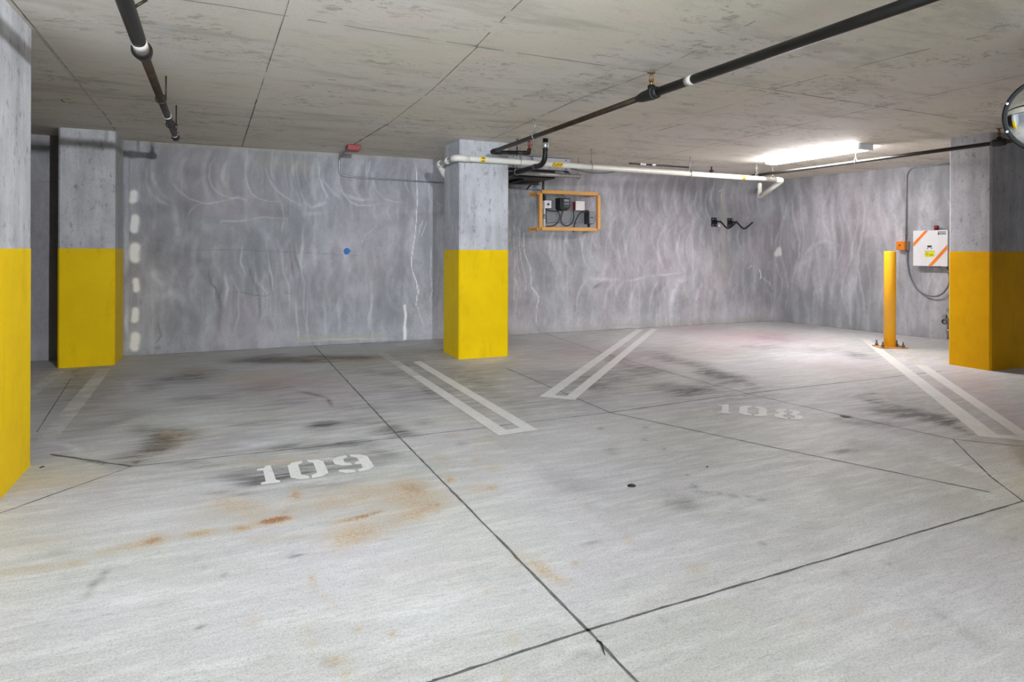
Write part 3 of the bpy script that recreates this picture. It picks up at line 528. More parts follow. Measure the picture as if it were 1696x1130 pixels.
def floor_data(x, y):
    A = np.zeros((len(x), 4)); ch = {'D': 0, 'R': 1, 'W': 2, 'P': 3}
    rs = np.random.RandomState(5)
    wx = x+.05*np.sin(y*7.3+1.2)+.03*np.sin(x*13+y*5); wy = y+.04*np.sin(x*6.1)+.03*np.sin(x*11-y*9+2)
    for k, X, Y, ux, uy, vx, vy, s_ in STAINS:
        big = max(math.hypot(ux, uy), math.hypot(vx, vy))
        kx, ky = (x, y) if big < .12 else (wx, wy)
        D = ux*vy-uy*vx; dx, dy = kx-X, ky-Y
        a = (dx*vy-dy*vx)/D; b = (-dx*uy+dy*ux)/D
        g = np.exp(-1.1*(a*a+b*b)**1.15)*s_*(.75 if k == 'D' and big < .12 else 1)
        A[:, ch[k]] = np.maximum(A[:, ch[k]], g)+.35*np.minimum(A[:, ch[k]], g)
    # grime gathered along the wall foot and the back of the bays
    A[:, 0] = np.maximum(A[:, 0], .35*np.exp(-((y-8.66)/.05)**2))
    # faint broom and tyre traffic film towards the back of the bays
    film = 1/(1+np.exp(-(y-2.7)/.35))*(.15+.08*np.sin(x*1.3+y*2.1)+.06*np.sin(x*3.1-y*4))*(x < 9)*np.where(x < 1.6, .45, 1)
    film *= np.clip(1.15-np.maximum(0, x-3)*.13, .35, 1)
    A[:, 0] += np.clip(film, 0, 1)
    return A
fx = axis([(-7, -2, .25), (-2, 5, .025), (5, 9.6, .035), (9.6, 11, .35)]); fy = axis([(-4.6, 1.2, .29), (1.2, 4.6, .022), (4.6, 8.66, .03), (8.66, 8.9, .24)])
FL = grid('floor', fx, fy, lambda u, v: (u, v, u*0), FLOOR, 'stain', floor_data)
FL['label'] = 'grey stained concrete parking slab'

def ragged(mb, pts, wd, z, mi=0, step=.06, jit=.35, gap=0., rs=random.Random(3)):
    """thin uneven filled groove along a polyline"""
    for a, b in zip(pts[:-1], pts[1:]):
        a = Vector(a+(z,)) ; b = Vector(b+(z,)); L = (b-a).length; n = max(2, int(L/step)); t = (b-a)/L; nn = Vector((-t.y, t.x, 0))
        ls = []; 
        for i in range(n+1):
            p = a+t*(L*i/n)+nn*rs.uniform(-1, 1)*wd*jit*.35; hw = wd*.36*(1+rs.uniform(-1, 1)*jit); ls.append((p-nn*hw, p+nn*hw))
        for i in range(n):
            if gap and rs.random() < gap: continue
            mb.add([ls[i][0], ls[i+1][0], ls[i+1][1], ls[i][1]], [(0, 1, 2, 3)], mi)
JW = .013
jm = MB()
for pts, wd in (([(1.04, 8.64), (1.055, 4.2), (1.09, 1.84), (1.10, .4), (1.12, -4.4)], .015), ([(-7, 4.26), (-2, 4.26)], JW), ([(-.49, 4.26), (1.05, 4.215), (2.7, 4.235)], .014), ([(2.7, 4.24), (4.15, 4.33), (6.82, 4.34)], .017),
    ([(-7, 1.80), (.55, 1.80), (1.09, 1.84), (2.4, 1.88), (3.65, 1.92)], .014), ([(4.34, 8.6), (4.16, 6.5), (4.14, 4.7), (4.17, 4.3), (4.28, 3.5), (4.42, 2.74)], .015),
    ([(2.70, 6.24), (2.70, 4.24)], .015), ([(2.70, 4.24), (3.20, 3.03), (3.63, 2.06)], .015), ([(4.42, 2.74), (3.88, 2.20), (3.65, 1.92)], .013), ([(3.65, 1.92), (4.42, 1.05), (5.2, 1.9), (4.42, 2.74)], .015),
    ([(-.97, 4.70), (-.49, 4.26)], .03), ([(-.49, 4.26), (-.97, 3.75), (-1.35, 3.35)], .012), ([(-1.17, 5.3), (-1.26, 6.3), (-1.36, 7.4)], .009)):
    ragged(jm, pts, wd, .0008)
ragged(jm, [(-1.6, 8.635), (2.4, 8.635)], .018, .0009, gap=.35); ragged(jm, [(3.0, 8.64), (8.9, 8.64)], .018, .0009, gap=.35); ragged(jm, [(8.9, 8.6), (9.29, 5.85)], .02, .0009, gap=.2)
J = jm.build('joint_lines', JOINT, FL)

# walls -------------------------------------------------------------
def marks_data(marks, prof):
    def f(x, z):
        A = np.zeros((len(x), 4)); ch = {'L': 0, 'D': 1, 'C': 2, 'T': 3}
        for k, wd, s_, P in marks:
            hw = max(wd*.55, .0045)
            xs = [p[0] for p in P]; zs = [p[1] for p in P]; m = 3.2*hw
            sel = np.where((x > min(xs)-m) & (x < max(xs)+m) & (z > min(zs)-m) & (z < max(zs)+m))[0]
            if not len(sel): continue
            X = x[sel]; Z = z[sel]; D = np.full(len(sel), 9.); T = np.zeros(len(sel)); n = len(P)-1
            wob = min(hw*.25, .006)
            Xw = X+wob*np.sin(Z*23+X*7); Zw = Z+wob*np.sin(X*19-Z*5)
            for i in range(n):
                a = P[i]; b = P[i+1]; ex, ez = b[0]-a[0], b[1]-a[1]; L2 = ex*ex+ez*ez+1e-9
                t = np.clip(((Xw-a[0])*ex+(Zw-a[1])*ez)/L2, 0, 1); d = np.hypot(Xw-a[0]-t*ex, Zw-a[1]-t*ez)
                T = np.where(d < D, (i+t)/n, T); D = np.minimum(D, d)
            g = np.exp(-(D/hw)**(2 if k != 'C' else 3.5))*s_
            if k in 'LD': g = g*(1-.75*np.abs(2*T-1)**2)
            c = ch[k]; A[sel, c] = np.maximum(A[sel, c], g)+.4*np.minimum(A[sel, c], g)
        return prof(A, x, z)
    return f
def back_prof(A, x, z):
    # trowel sweeps: broad fans of fine concentric lines in three courses
    for (zc, rad, amp, x0, x1, off) in ((2.15, .62, .30, -1, 8.9, 0.), (1.5, .70, .26, 2.9, 8.9, .2), (.75, .80, .18, -1, 8.9, .35), (1.15, .6, .16, -1, 2.4, .1)):
        per = .42; ph = np.floor((x+off)/per); lx = (x+off)-(ph+.5)*per
        dz = (z-zc); r = np.hypot(lx-.32, dz*.8); w_ = np.exp(-(dz/.33)**2)*(x > x0)*(x < x1)
        A[:, 0] += amp*1.3*w_*np.clip(np.sin(r*27+ph*2.4)*.6+np.sin(r*61+ph*1.7)*.3, 0, 1)
        A[:, 1] += amp*.8*w_*np.clip(np.sin(r*21+ph*1.1+2), 0, 1)
    # rising damp film and pale run-off low on the wall
    A[:, 0] += .22*np.exp(-((z-.12)/.14)**2)+.12*np.clip(np.sin(x*17+np.sin(z*3+x)*1.2)*.6+np.sin(x*29+2)*.4, 0, 1)*np.clip(1-z/1.0, 0, 1)
    A[:, 3] += .35*np.exp(-((z-.04)/.05)**2)*(x > 2.6)+.5*np.exp(-((z-2.49)/.03)**2)
    A[:, 1] += .25*((x < -1.07))*(z < 2)+.20/(1+np.exp((x-2.3)/.1))  # shade put into colour: recess darkened, and wall left of the centre column
    return A
bx_ = axis([(-7, -2.2, .3), (-2.2, -1.1, .03), (-1.1, 8.92, .011)]); bz = axis([(0, 2.5, .0115)])
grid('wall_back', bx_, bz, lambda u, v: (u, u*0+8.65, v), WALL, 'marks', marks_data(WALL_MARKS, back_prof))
RW0 = Vector((8.92, 8.65)); RW1 = Vector((11.0, -7.5)); RWL = (RW1-RW0).length; RWd = (RW1-RW0)/RWL
RWd = Vector((.1322, -.9912)); RWL = 16.4
rrs = random.Random(11); RM = []
for i in range(26):
    s0 = .1+i*.115; top = rrs.uniform(2.0, 2.45); b_ = rrs.uniform(.05, .9); a_ = rrs.uniform(.03, .10)
    RM.append(('L', rrs.choice([.012, .03, .06]), rrs.uniform(.25, .6), [(s0+a_*math.sin(q*.9+i), top+(b_-top)*q/9) for q in range(10)]))
for i in range(7): s0 = .3+i*.4; RM.append(('D', .05, .3, [(s0, rrs.uniform(1.4, 2)), (s0+.1, 1.2), (s0, rrs.uniform(.2, .8))]))
RM += [('L', .05, .5, [(.5, 1.0), (.75, 1.35), (1.0, 1.42), (1.3, 1.3)]), ('L', .12, .4, [(.4, .9), (.8, 1.2)]), ('D', .12, .5, [(.1, 1.2), (.12, .5)]), ('D', .2, .35, [(.15, 2.3), (.2, 1.0)]),
       ('C', .09, 1.1, [(.07, 1.20), (.10, 1.26)]), ('C', .05, 1., [(.14, 1.18), (.12, 1.3)]), ('L', .25, .35, [(1.9, 2.2), (2.0, 1.0)]), ('L', .3, .3, [(2.5, 2.2), (2.5, .6)])]
ru_ = axis([(0, 3.3, .012), (3.3, 13.3, .4)])
def rprof(A, x, z):
    A[:, 0] += .22*np.clip(np.sin(x*15+1.6*np.sin(z*2.6+x*1.3)), 0, 1)+.08*np.clip(np.sin(x*41+1.2*np.sin(z*3.1+x)), 0, 1); A[:, 1] += .25*np.clip(np.sin(x*11+1.9*np.sin(z*2.1+x)+2), 0, 1); return A
grid('wall_right', ru_, bz, lambda u, v: (RW0.x+RWd.x*u, RW0.y+RWd.y*u, v), WALL, 'marks', marks_data(RM, rprof))
def quad(name, pts, mat):
    m = MB(); m.add(pts, [(0, 1, 2, 3)]); return m.build(name, mat, kind='structure')
quad('wall_left', [(-7, -4.5, 0), (-7, 8.65, 0), (-7, 8.65, 2.5), (-7, -4.5, 2.5)], CONC2)
# the wall behind the camera with an opening added in it for daylight fill
quad('wall_front', [(-7, -4.5, 0), (-6.4, -4.5, 0), (-6.4, -4.5, 2.5), (-7, -4.5, 2.5)], CONC)
quad('wall_by_opening', [(-1.9, -4.5, 0), (10.8, -4.5, 0), (10.8, -4.5, 2.5), (-1.9, -4.5, 2.5)], CONC)
MB().box((-7, 4.10, 0), (-1.6, 4.24, CEIL-.001)).build('wall_added_blocker', CONC2, kind='structure')  # unseen wall added to keep the opening's daylight off the far left
pl_ = bpy.data.lights.new('opening_portal', 'AREA'); pl_.shape = 'RECTANGLE'; pl_.size = 4.5; pl_.size_y = 2.5; pl_.cycles.is_portal = True
po = bpy.data.objects.new('opening_portal', pl_); COL.objects.link(po); po.location = (-4.15, -4.49, 1.25); po.rotation_euler = (R(90), 0, 0)

CE = quad('ceiling', [(-7, -4.6, CEIL), (11.2, -4.6, CEIL), (11.2, 8.7, CEIL), (-7, 8.7, CEIL)], CEILM)
cj = MB()
for pts, wd, mi, gp in (([(-1.0, 4.45), (-1.05, 6.9)], .014, 1, .15), ([(-1.04, 6.9), (-1.08, 8.0)], .009, 0, .1), ([(-.98, 1.0), (-1.0, 4.45)], .01, 0, .1), ([(-1.9, 6.22), (1.9, 6.34), (2.75, 6.4)], .008, 0, .3), ([(-7, 3.6), (0, 3.64), (.7, 3.69), (1.4, 3.72)], .008, 0, .25), ([(1.4, 3.73), (2.73, 3.76), (3.9, 3.77)], .009, 0, .1), ([(3.9, 3.77), (5.17, 3.82), (6.9, 3.88), (9.4, 3.9)], .013, 0, .1),
    ([(.17, 8.6), (.23, 5.8)], .012, 0, .05), ([(.23, 5.8), (.28, 3.68)], .006, 0, .08), ([(.28, 3.68), (.32, 1.0)], .004, 0, .15), ([(1.37, 8.1), (1.47, 6.36)], .02, 0, 0.), ([(1.47, 6.3), (1.47, 4.9), (1.41, 3.72)], .007, 0, .04), ([(1.40, 3.72), (1.35, 3.0), (1.3, 1)], .008, 0, .2),
    ([(2.74, 6.9), (2.66, 4.7), (2.73, 3.76)], .009, 0, .25), ([(2.73, 3.76), (2.61, 2.5), (2.6, .8)], .006, 0, .5), ([(4.9, 8.2), (5.1, 7.0)], .010, 0, .3), ([(5.22, 6.32), (4.55, 5.0), (3.87, 3.77)], .0001, 0, 1.), ([(3.87, 3.77), (3.92, 2.9), (4.0, 2.3)], .009, 0, .15),
    ([(5.35, 8.1), (5.22, 5.9), (5.2, 5.0), (5.17, 3.81)], .013, 0, .05), ([(5.17, 3.81), (5.15, 2.7), (5.1, 1.5)], .009, 0, .1), ([(6.45, 6.3), (6.5, 3.9)], .006, 0, .4), ([(4.0, 8.6), (3.95, 3.8)], .006, 0, .55), ([(2.8, 6.16), (5.0, 6.3), (8, 6.4)], .006, 0, .5), ([(3.62, 5.7), (3.66, 5.35)], .014, 0, 0), ([(4.12, 5.55), (4.13, 5.15)], .014, 0, 0)):
    ragged(cj, pts, wd, CEIL-.0012, mi, step=.09, gap=gp)
for (x, y, a, L) in ((-.5, 6.1, 1.9, .14), (-1.9, 6.2, 1.6, .16), (-1.28, 6.5, 1.5, .12), (.05, 7.1, .1, .05), (1.2, 7.7, .2, .1), (.68, 4.9, 0, .06)):
    ragged(cj, [(x, y), (x+L*math.cos(a), y+L*math.sin(a))], .016, CEIL-.0014, 0, step=.03)
cj.build('board_seams', [CJOINT, CJOINTL], CE)

# ------------------------------------------------------------------ columns
def column(x0, x1, y0, y1, label, conc, yel, yh=1.245, ch=.018):
    t = thing('concrete_column', label, 'column', ((x0+x1)/2, (y0+y1)/2, 0), 'square columns with yellow painted bases')
    def oct_(e): return [(x0+ch-e, y0-e), (x1-ch+e, y0-e), (x1+e, y0+ch-e), (x1+e, y1-ch+e), (x1-ch+e, y1+e), (x0+ch-e, y1+e), (x0-e, y1-ch+e), (x0-e, y0+ch-e)]
    MB().prism(oct_(0), yh, CEIL).build('shaft', conc, t)
    m = MB(); pts = oct_(.002); n = len(pts)
    m.prism(pts, 0, yh).build('painted_base', yel, t)['label'] = 'yellow painted lower part'
    return t
column(-1.60, -1.09, 8.03, 8.645, 'concrete column against the back wall at the far left, yellow lower half', CONC, YEL)
column(2.42, 3.03, 6.95, 7.53, 'free-standing concrete column in the centre, yellow lower half, with a white pipe wrapped round its top', CONC, YEL)
column(7.31, 7.92, 4.15, 4.585, 'dark-sided concrete column beside the white control box, yellow lower half', CONC2, YEL2, 1.25)
column(-1.60, -1.025, 3.90, 4.51, 'nearest concrete column at the left edge, tall yellow lower half', CONC, YEL)
column(4.135, 4.72, 1.58, 2.17, 'concrete column behind the round mirror, only a sliver seen at the right edge', CONC, YEL)

# ------------------------------------------------------------------ painted floor markings
def marking(name, label, polys, mats, z=.0016, cat='parking line', parent=None):
    m = MB()
    for mi, p in polys:
        m.add([(x, y, z) for x, y in p], [list(range(len(p)))], mi)
    o = m.build(name, mats, parent)
    if parent is None: tag(o, label, cat)
    return o
marking('parking_line', 'white double parking line with squared end, pointing at the left side of the centre column',
    [(0, [(1.675, 4.0), (1.985, 4.02), (1.98, 4.12), (1.675, 4.1)]), (0, [(1.675, 4.1), (1.775, 4.105), (1.765, 6.2), (1.67, 6.2)]), (0, [(1.885, 4.115), (1.98, 4.12), (1.985, 6.5), (1.89, 6.5)]),
     (1, [(1.67, 6.2), (1.765, 6.2), (1.76, 7.75), (1.66, 7.75)]), (0, [(1.89, 6.5), (1.985, 6.5), (1.985, 7.02), (1.90, 7.0)])], [LINE, FADED])
def diag(a, n): return ((a+n)*.70711, (a-n)*.70711)
marking('parking_line', 'white double parking line slanting between the centre column and the back wall',
    [(0, [diag(5.20, -1.76), diag(5.20, -1.445), diag(5.31, -1.45), diag(5.31, -1.76)]), (0, [diag(5.31, -1.76), diag(5.31, -1.655), diag(10.22, -1.735), diag(10.22, -1.84)]),
     (0, [diag(5.31, -1.55), diag(5.31, -1.45), diag(10.36, -1.54), diag(10.36, -1.635)])], [LINE])
marking('parking_line', 'white double parking line slanting from the yellow bollard towards the right edge',
    [(0, [diag(5.20, 1.37), diag(5.20, 1.71), diag(5.31, 1.71), diag(5.31, 1.37)]), (0, [diag(5.31, 1.375), diag(5.31, 1.50), diag(10.3, 1.42), diag(10.4, 1.31)]),
     (0, [diag(5.31, 1.62), diag(5.31, 1.71), diag(8.2, 1.68), diag(8.2, 1.57)]), (1, [diag(8.2, 1.57), diag(8.2, 1.68), diag(9.5, 1.65), diag(9.5, 1.53)])], [LINE, FADED])
marking('parking_line', 'faded parking line in front of the far left column',
    [(0, [(-1.115, 5.05), (-1.01, 5.03), (-1.04, 6.37), (-1.09, 7.78), (-1.20, 7.78), (-1.16, 6.42)]), (0, [(-1.56, 5.2), (-1.46, 5.2), (-1.49, 7.8), (-1.60, 7.85)])], [FADED])

DIG = {'1': [[(0, 0), (.095, 0), (.095, .03), (.076, .05), (.064, .31), (.04, .31), (.026, .278), (-.012, .268), (-.01, .238), (.02, .232), (.024, .045), (0, .035)]],
 '0': [[(.092, 0), (.045, .005), (0, .05), (0, .26), (.03, .31), (.085, .325), (.085, .285), (.058, .255), (.058, .08), (.092, .042)],
       [(.108, 0), (.155, .005), (.2, .05), (.2, .26), (.17, .31), (.115, .325), (.115, .285), (.142, .255), (.142, .08), (.108, .042)]],
 '9': [[(.088, .325), (.04, .315), (.0, .27), (.0, .19), (.035, .14), (.09, .13), (.09, .168), (.062, .185), (.058, .25), (.088, .283)],
       [(.11, .325), (.165, .31), (.203, .26), (.203, .06), (.16, .008), (.108, 0), (.108, .042), (.14, .06), (.14, .13), (.11, .13), (.11, .168), (.14, .185), (.14, .25), (.11, .283)],
       [(.088, 0), (.04, .005), (0, .05), (.012, .075), (.055, .062), (.088, .042)]],
 '8': [[(.09, .315), (.04, .305), (.012, .265), (.012, .215), (.04, .168), (0, .12), (0, .045), (.035, .005), (.09, 0), (.09, .04), (.06, .055), (.06, .115), (.09, .14), (.09, .185), (.068, .20), (.068, .25), (.09, .272)],
       [(.11, .315), (.16, .305), (.188, .265), (.188, .215), (.16, .168), (.2, .12), (.2, .045), (.165, .005), (.11, 0), (.11, .04), (.14, .055), (.14, .115), (.11, .14), (.11, .185), (.132, .20), (.132, .25), (.11, .272)]]}
def number(txt, ox, oy, ang, label):
    t = thing('stall_number', label, 'painted number', (ox, oy, 0), 'stencilled stall numbers')
    c, s_ = math.cos(ang), math.sin(ang)
    for ch_, dx in zip(txt, (0, .152, .405)):
        m = MB()
        for poly in DIG[ch_]:
            m.add([(ox+(x+dx)*c-y*s_, oy+(x+dx)*s_+y*c, .0022) for x, y in poly], [list(range(len(poly)))])
        o = m.build('digit', LINE, t); o['label'] = 'white stencilled digit '+ch_
number('109', .173, 3.655, R(.0), 'white stencilled stall number 109 on the floor at left')
number('108', 3.46, 3.90, R(-45), 'white stencilled stall number 108 on the floor at right')

# ------------------------------------------------------------------ pipes
def upright_sprinkler(m, x, y, z, k=1.):
    m.cyl((x, y, z), (x, y, z+.03*k), .010*k, 10); m.cyl((x, y, z+.028*k), (x, y, z+.036*k), .014*k, 12)
    for s_ in (-1, 1): m.tube([(x+s_*.012*k, y, z+.034*k), (x+s_*.013*k, y, z+.055*k), (x+s_*.004*k, y, z+.072*k)], .0025*k, 6)
    m.cyl((x, y, z+.034*k), (x, y, z+.066*k), .0022*k, 6); m.cyl((x, y, z+.071*k), (x, y, z+.075*k), .022*k, 16)
def clevis(parent, x, y, z, r, axis='y', top=CEIL, mat=None, flat=False):
    m = MB(); ax = (0, 1, 0) if axis == 'y' else (1, 0, 0)
    m.cyl((x, y, z+r+.028), (x, y, top), .0045, 8)
    m.cyl((x, y, z+r+.022), (x, y, z+r+.036), .010, 6)
    m.ring((x, y, z), ax, r+.005, .0035, 24, 6)
    for s_ in (-1, 1):
        p = (s_*(r+.004), 0) if axis == 'y' else (0, s_*(r+.004))
        m.tube([(x+p[0], y+p[1], z+.2*r), (x+p[0]*.95, y+p[1]*.95, z+r*.9), (x+p[0]*.25, y+p[1]*.25, z+r+.028)], .0035, 6)
    m.cyl((x, y, top-.008), (x, y, top), .014, 12)
    return m.build('pipe_hanger', mat or GALV, parent)

# left sprinkler branch
LX, LZ = -.455, 2.33
t = thing('sprinkler_pipe', 'black sprinkler pipe at upper left running towards the far left of the back wall', 'pipe', (LX, 3, LZ), 'black sprinkler pipes')
m = MB(); m.cyl((LX+.09, 1.0, LZ-.0), (LX+.03, 4.02, LZ), .036, 20); m.build('pipe_run', BLACK, t)
m = MB(); m.tube([(LX+.03, 4.1, LZ), (LX, 7.06, LZ)], .026, 18); m.build('thin_pipe_run', RUSTY, t)['label'] = 'browned thinner pipe run'
m = MB(); m.tube([(LX+.03, 4.0, LZ), (LX+.03, 4.01, LZ), (LX+.03, 4.04, LZ), (LX+.03, 4.07, LZ), (LX+.03, 4.10, LZ), (LX+.03, 4.14, LZ), (LX+.03, 4.15, LZ)], [.038, .05, .053, .05, .045, .04, .028], 24); m.build('reducer', BLACK, t)
m = MB(); m.tube([(LX+.032, 3.86, LZ), (LX+.032, 4.0, LZ)], .0375, 24); m.build('white_label', PAPER, t)['label'] = 'white paper label'
m = MB(); m.tube([(LX, 7.0, LZ), (LX, 7.03, LZ), (LX, 7.10, LZ), (LX, 7.12, LZ)], [.028, .035, .036, .026], 20); m.cyl((LX, 7.06, LZ), (LX, 7.06, LZ+.05), .022, 14); upright_sprinkler(m, LX, 7.06, LZ+.045); m.build('sprinkler_head', BLACK, t)
MB().ring((LX, 6.9, LZ), (0, 1, 0), .027, .003).build('thread_band', CREAM, t); MB().ring((LX+.01, 5.95, LZ), (0, 1, 0), .028, .003).build('thread_band', CREAM, t)
for y in (5.3, 6.35): 
    m = MB(); m.cyl((LX+.050, y, LZ+.0), (LX+.050, y, CEIL), .0055, 8); m.ring((LX+.03*(1-(y-4.1)/2.96), y, LZ), (0, 1, 0), .034, .004); m.build('pipe_hanger', RUSTY, t)
m = MB(); m.cyl((LX+.065, 3.35, LZ+.0), (LX+.12, 3.36, LZ+.05), .007, 8); m.build('pipe_bracket', RUSTY, t)

# centre sprinkler branch
t = thing('sprinkler_pipe', 'long black sprinkler pipe crossing the ceiling from top right to the centre column', 'pipe', (2.7, 4, 2.33), 'black sprinkler pipes')
MB().cyl((2.74, .8, 2.33), (2.685, 3.68, 2.33), .030, 20).build('pipe_run', BLACK, t)
MB().tube([(2.683, 3.80, 2.33), (2.685, 6.62, 2.33)], .0215, 18).build('thin_pipe_run', RUSTY, t)['label'] = 'browned thinner pipe run'
m = MB(); m.tube([(2.685, 3.62, 2.33), (2.685, 3.64, 2.33), (2.685, 3.69, 2.33), (2.685, 3.73, 2.33), (2.684, 3.80, 2.33), (2.684, 3.86, 2.33)], [.032, .042, .044, .04, .036, .024], 24)
m.cyl((2.685, 3.70, 2.33), (2.685, 3.70, 2.39), .026, 16); m.build('tee_fitting', BLACKM, t)
m = MB(); m.ring((2.685, 3.66, 2.33), (0, 1, 0), .038, .005); m.build('thread_band', CREAM, t)
m = MB(); upright_sprinkler(m, 2.685, 3.70, 2.385, 1.25); m.build('sprinkler_head', BRASS, t)
MB().tube([(2.692, 3.27, 2.33), (2.691, 3.33, 2.33)], .0315, 24).build('white_label', PAPER, t)['label'] = 'white paper label'
m = MB(); m.tube([(2.685, 6.5, 2.33), (2.685, 6.65, 2.33), (2.80, 6.65, 2.335)], .027, 18, bend=.05); m.build('elbow', BLACKM, t)
MB().cyl((2.75, 6.65, 2.335), (3.10, 6.65, 2.35), .0215, 18).build('end_pipe', BLACK, t)
m = MB(); m.tube([(3.08, 6.65, 2.35), (3.15, 6.65, 2.35), (3.15, 6.65, 2.40)], .026, 16, bend=.03); m.build('end_elbow', RUSTY, t)
m = MB(); upright_sprinkler(m, 3.15, 6.65, 2.395, 1.2); m.build('end_sprinkler_head', RED, t)
clevis(t, 2.685, 5.55, 2.33, .0215); clevis(t, 3.0, 6.65, 2.345, .0215, 'x', mat=DGREY)

# right sprinkler branch
t = thing('sprinkler_pipe', 'thin black sprinkler pipe at right, passing the dark column and under the lamp', 'pipe', (6.85, 5, 2.31), 'black sprinkler pipes')
MB().cyl((7.07, 2.0, 2.337), (7.0, 7.3, 2.337), .021, 18).build('pipe_run', BLACK, t)
m = MB(); m.tube([(7.045, 3.86, 2.337), (7.045, 3.88, 2.337), (7.044, 3.98, 2.337), (7.044, 4.0, 2.337)], [.024, .036, .036, .024], 20); m.cyl((7.045, 3.93, 2.337), (7.045, 3.93, 2.39), .024, 14); m.build('tee_fitting', BLACKM, t)
m = MB(); upright_sprinkler(m, 7.045, 3.93, 2.385, 1.25); m.build('sprinkler_head', BRASS, t)
clevis(t, 7.024, 5.52, 2.337, .021, mat=GALV); clevis(t, 7.003, 7.1, 2.337, .021, mat=GALV)

# white pump discharge pipe
WZ, WR = 2.275, .033
t = thing('white_pipe', 'white plastic pump pipe hung under the ceiling from the centre column to the right corner', 'pipe', (4.8, 6.9, WZ))
MB().tube([(2.34, 7.42, WZ), (2.34, 6.86, WZ), (3.0, 6.875, WZ), (7.30, 7.0, WZ)], WR, 24, bend=.07).build('pipe_run', PVC, t)
MB().tube([(2.34, 7.10, WZ), (2.34, 7.2, WZ)], WR+.004, 24).build('sleeve', PVC, t)
MB().tube([(2.34, 7.0, WZ), (2.34, 6.86, WZ), (2.5, 6.865, WZ)], WR+.005, 24, bend=.07).build('elbow', PVC, t)
m = MB(); m.tube([(2.34, 7.38, WZ), (2.34, 7.48, WZ), (2.44, 7.58, WZ-.10), (2.52, 7.60, WZ-.16)], WR+.005, 24, bend=.03); m.build('elbow', PVC, t)
MB().tube([(2.46, 7.575, WZ-.12), (2.80, 7.58, WZ-.44), (2.9, 8.6, WZ-.5)], WR, 24, bend=.06).build('drop_leg', PVC, t)
m = MB(); m.tube([(7.26, 7.0, WZ), (7.38, 7.0, WZ), (7.38, 7.08, WZ-.045), (7.38, 7.40, WZ-.20)], WR+.004, 24, bend=.035); m.build('end_elbow', PVC, t)
m = MB(); m.tube([(7.38, 7.36, WZ-.18), (7.38, 7.43, WZ-.215), (7.40, 7.45, WZ-.16), (7.42, 7.47, WZ-.02), (8.55, 8.63, WZ+.05)], WR*.92, 22, bend=.03); m.build('riser', PVC, t)
for x in (4.12, 5.68, 6.88): clevis(t, x, 6.905+(x-4)*.03, WZ, WR, 'x')
clevis(t, 7.20, 7.0, WZ, WR, 'x'); clevis(t, 3.02+.12, 6.88, WZ, WR, 'x'); clevis(t, 3.30, 6.9, WZ, WR, 'x')
def on_pipe(x, yy=None):   # text frame on the side of the white pipe that faces the bays
    yy = 6.875+(x-3.0)*.029 if yy is None else yy
    # local x along pipe, local z outward (-y), local y up
    return Matrix.Translation((x, yy, WZ)) @ Matrix(((1, 0, 0, 0), (0, 0, -1, 0), (0, 1, 0, 0), (0, 0, 0, 1))) @ Matrix.Rotation(R(12), 4, 'X')
def wrap_patch(name, x, L, h, mat, par, rr=WR+.0012, lab=None):
    M = on_pipe(x); m = MB(); n = 10; vs = []
    for i in range(n+1):
        a = (i/n-.5)*h/rr
        for s_ in (-1, 1): vs.append(M @ Vector((s_*L/2, math.sin(a)*rr, math.cos(a)*rr)))
    m.add(vs, [(2*i, 2*i+1, 2*i+3, 2*i+2) for i in range(n)], 0, True)
    o = m.build(name, mat, par)
    if lab: o['label'] = lab
    return o
k = wrap_patch('pump_label', 3.62, .155, .062, STICK, t, lab='yellow label reading PUMP'); text_mesh('PUMP', .056, INK, 'lettering', k, on_pipe(3.62) @ Matrix.Translation((0, -.002, 0)), .0004, WR+.0026, .25)
for x in (2.66, 6.62):
    k = wrap_patch('flow_sticker', x, .055, .075, STICK, t, lab='small yellow sticker with two black arrows')
    m = MB(); M = on_pipe(x)
    for dy in (-.017, .017):
        rr = WR+.003; pts = [(-.018, -.004), (.004, -.004), (.004, -.010), (.020, 0), (.004, .010), (.004, .004), (-.018, .004)]
        m.add([M @ Vector((px, math.sin((py+dy)/rr)*rr, math.cos((py+dy)/rr)*rr)) for px, py in pts], [list(range(7))])
    m.build('arrow_marks', INK, k)

# black drain pipe
t = thing('drain_pipe', 'thick black drain pipe dropping from the ceiling and bending behind the centre column', 'pipe', (3.28, 6.52, 2.5))
MB().tube([(3.28, 6.50, 2.5), (3.28, 6.50, 2.215), (3.20, 7.45, 2.18), (3.16, 7.9, 2.165)], .030, 22, bend=.14).build('pipe_run', BLACK, t)
m = MB(); m.tube([(3.28, 6.50, 2.455), (3.28, 6.50, 2.45), (3.28, 6.50, 2.40), (3.28, 6.50, 2.395)], [.032, .037, .037, .032], 22); m.build('band_coupling', SCREW, t)
m = MB(); m.tube([(3.263, 6.70, 2.209), (3.258, 6.76, 2.207)], .0335, 22); m.build('lower_coupling', DGREY, t)
clevis(t, 3.225, 7.15, 2.191, .031, 'y')

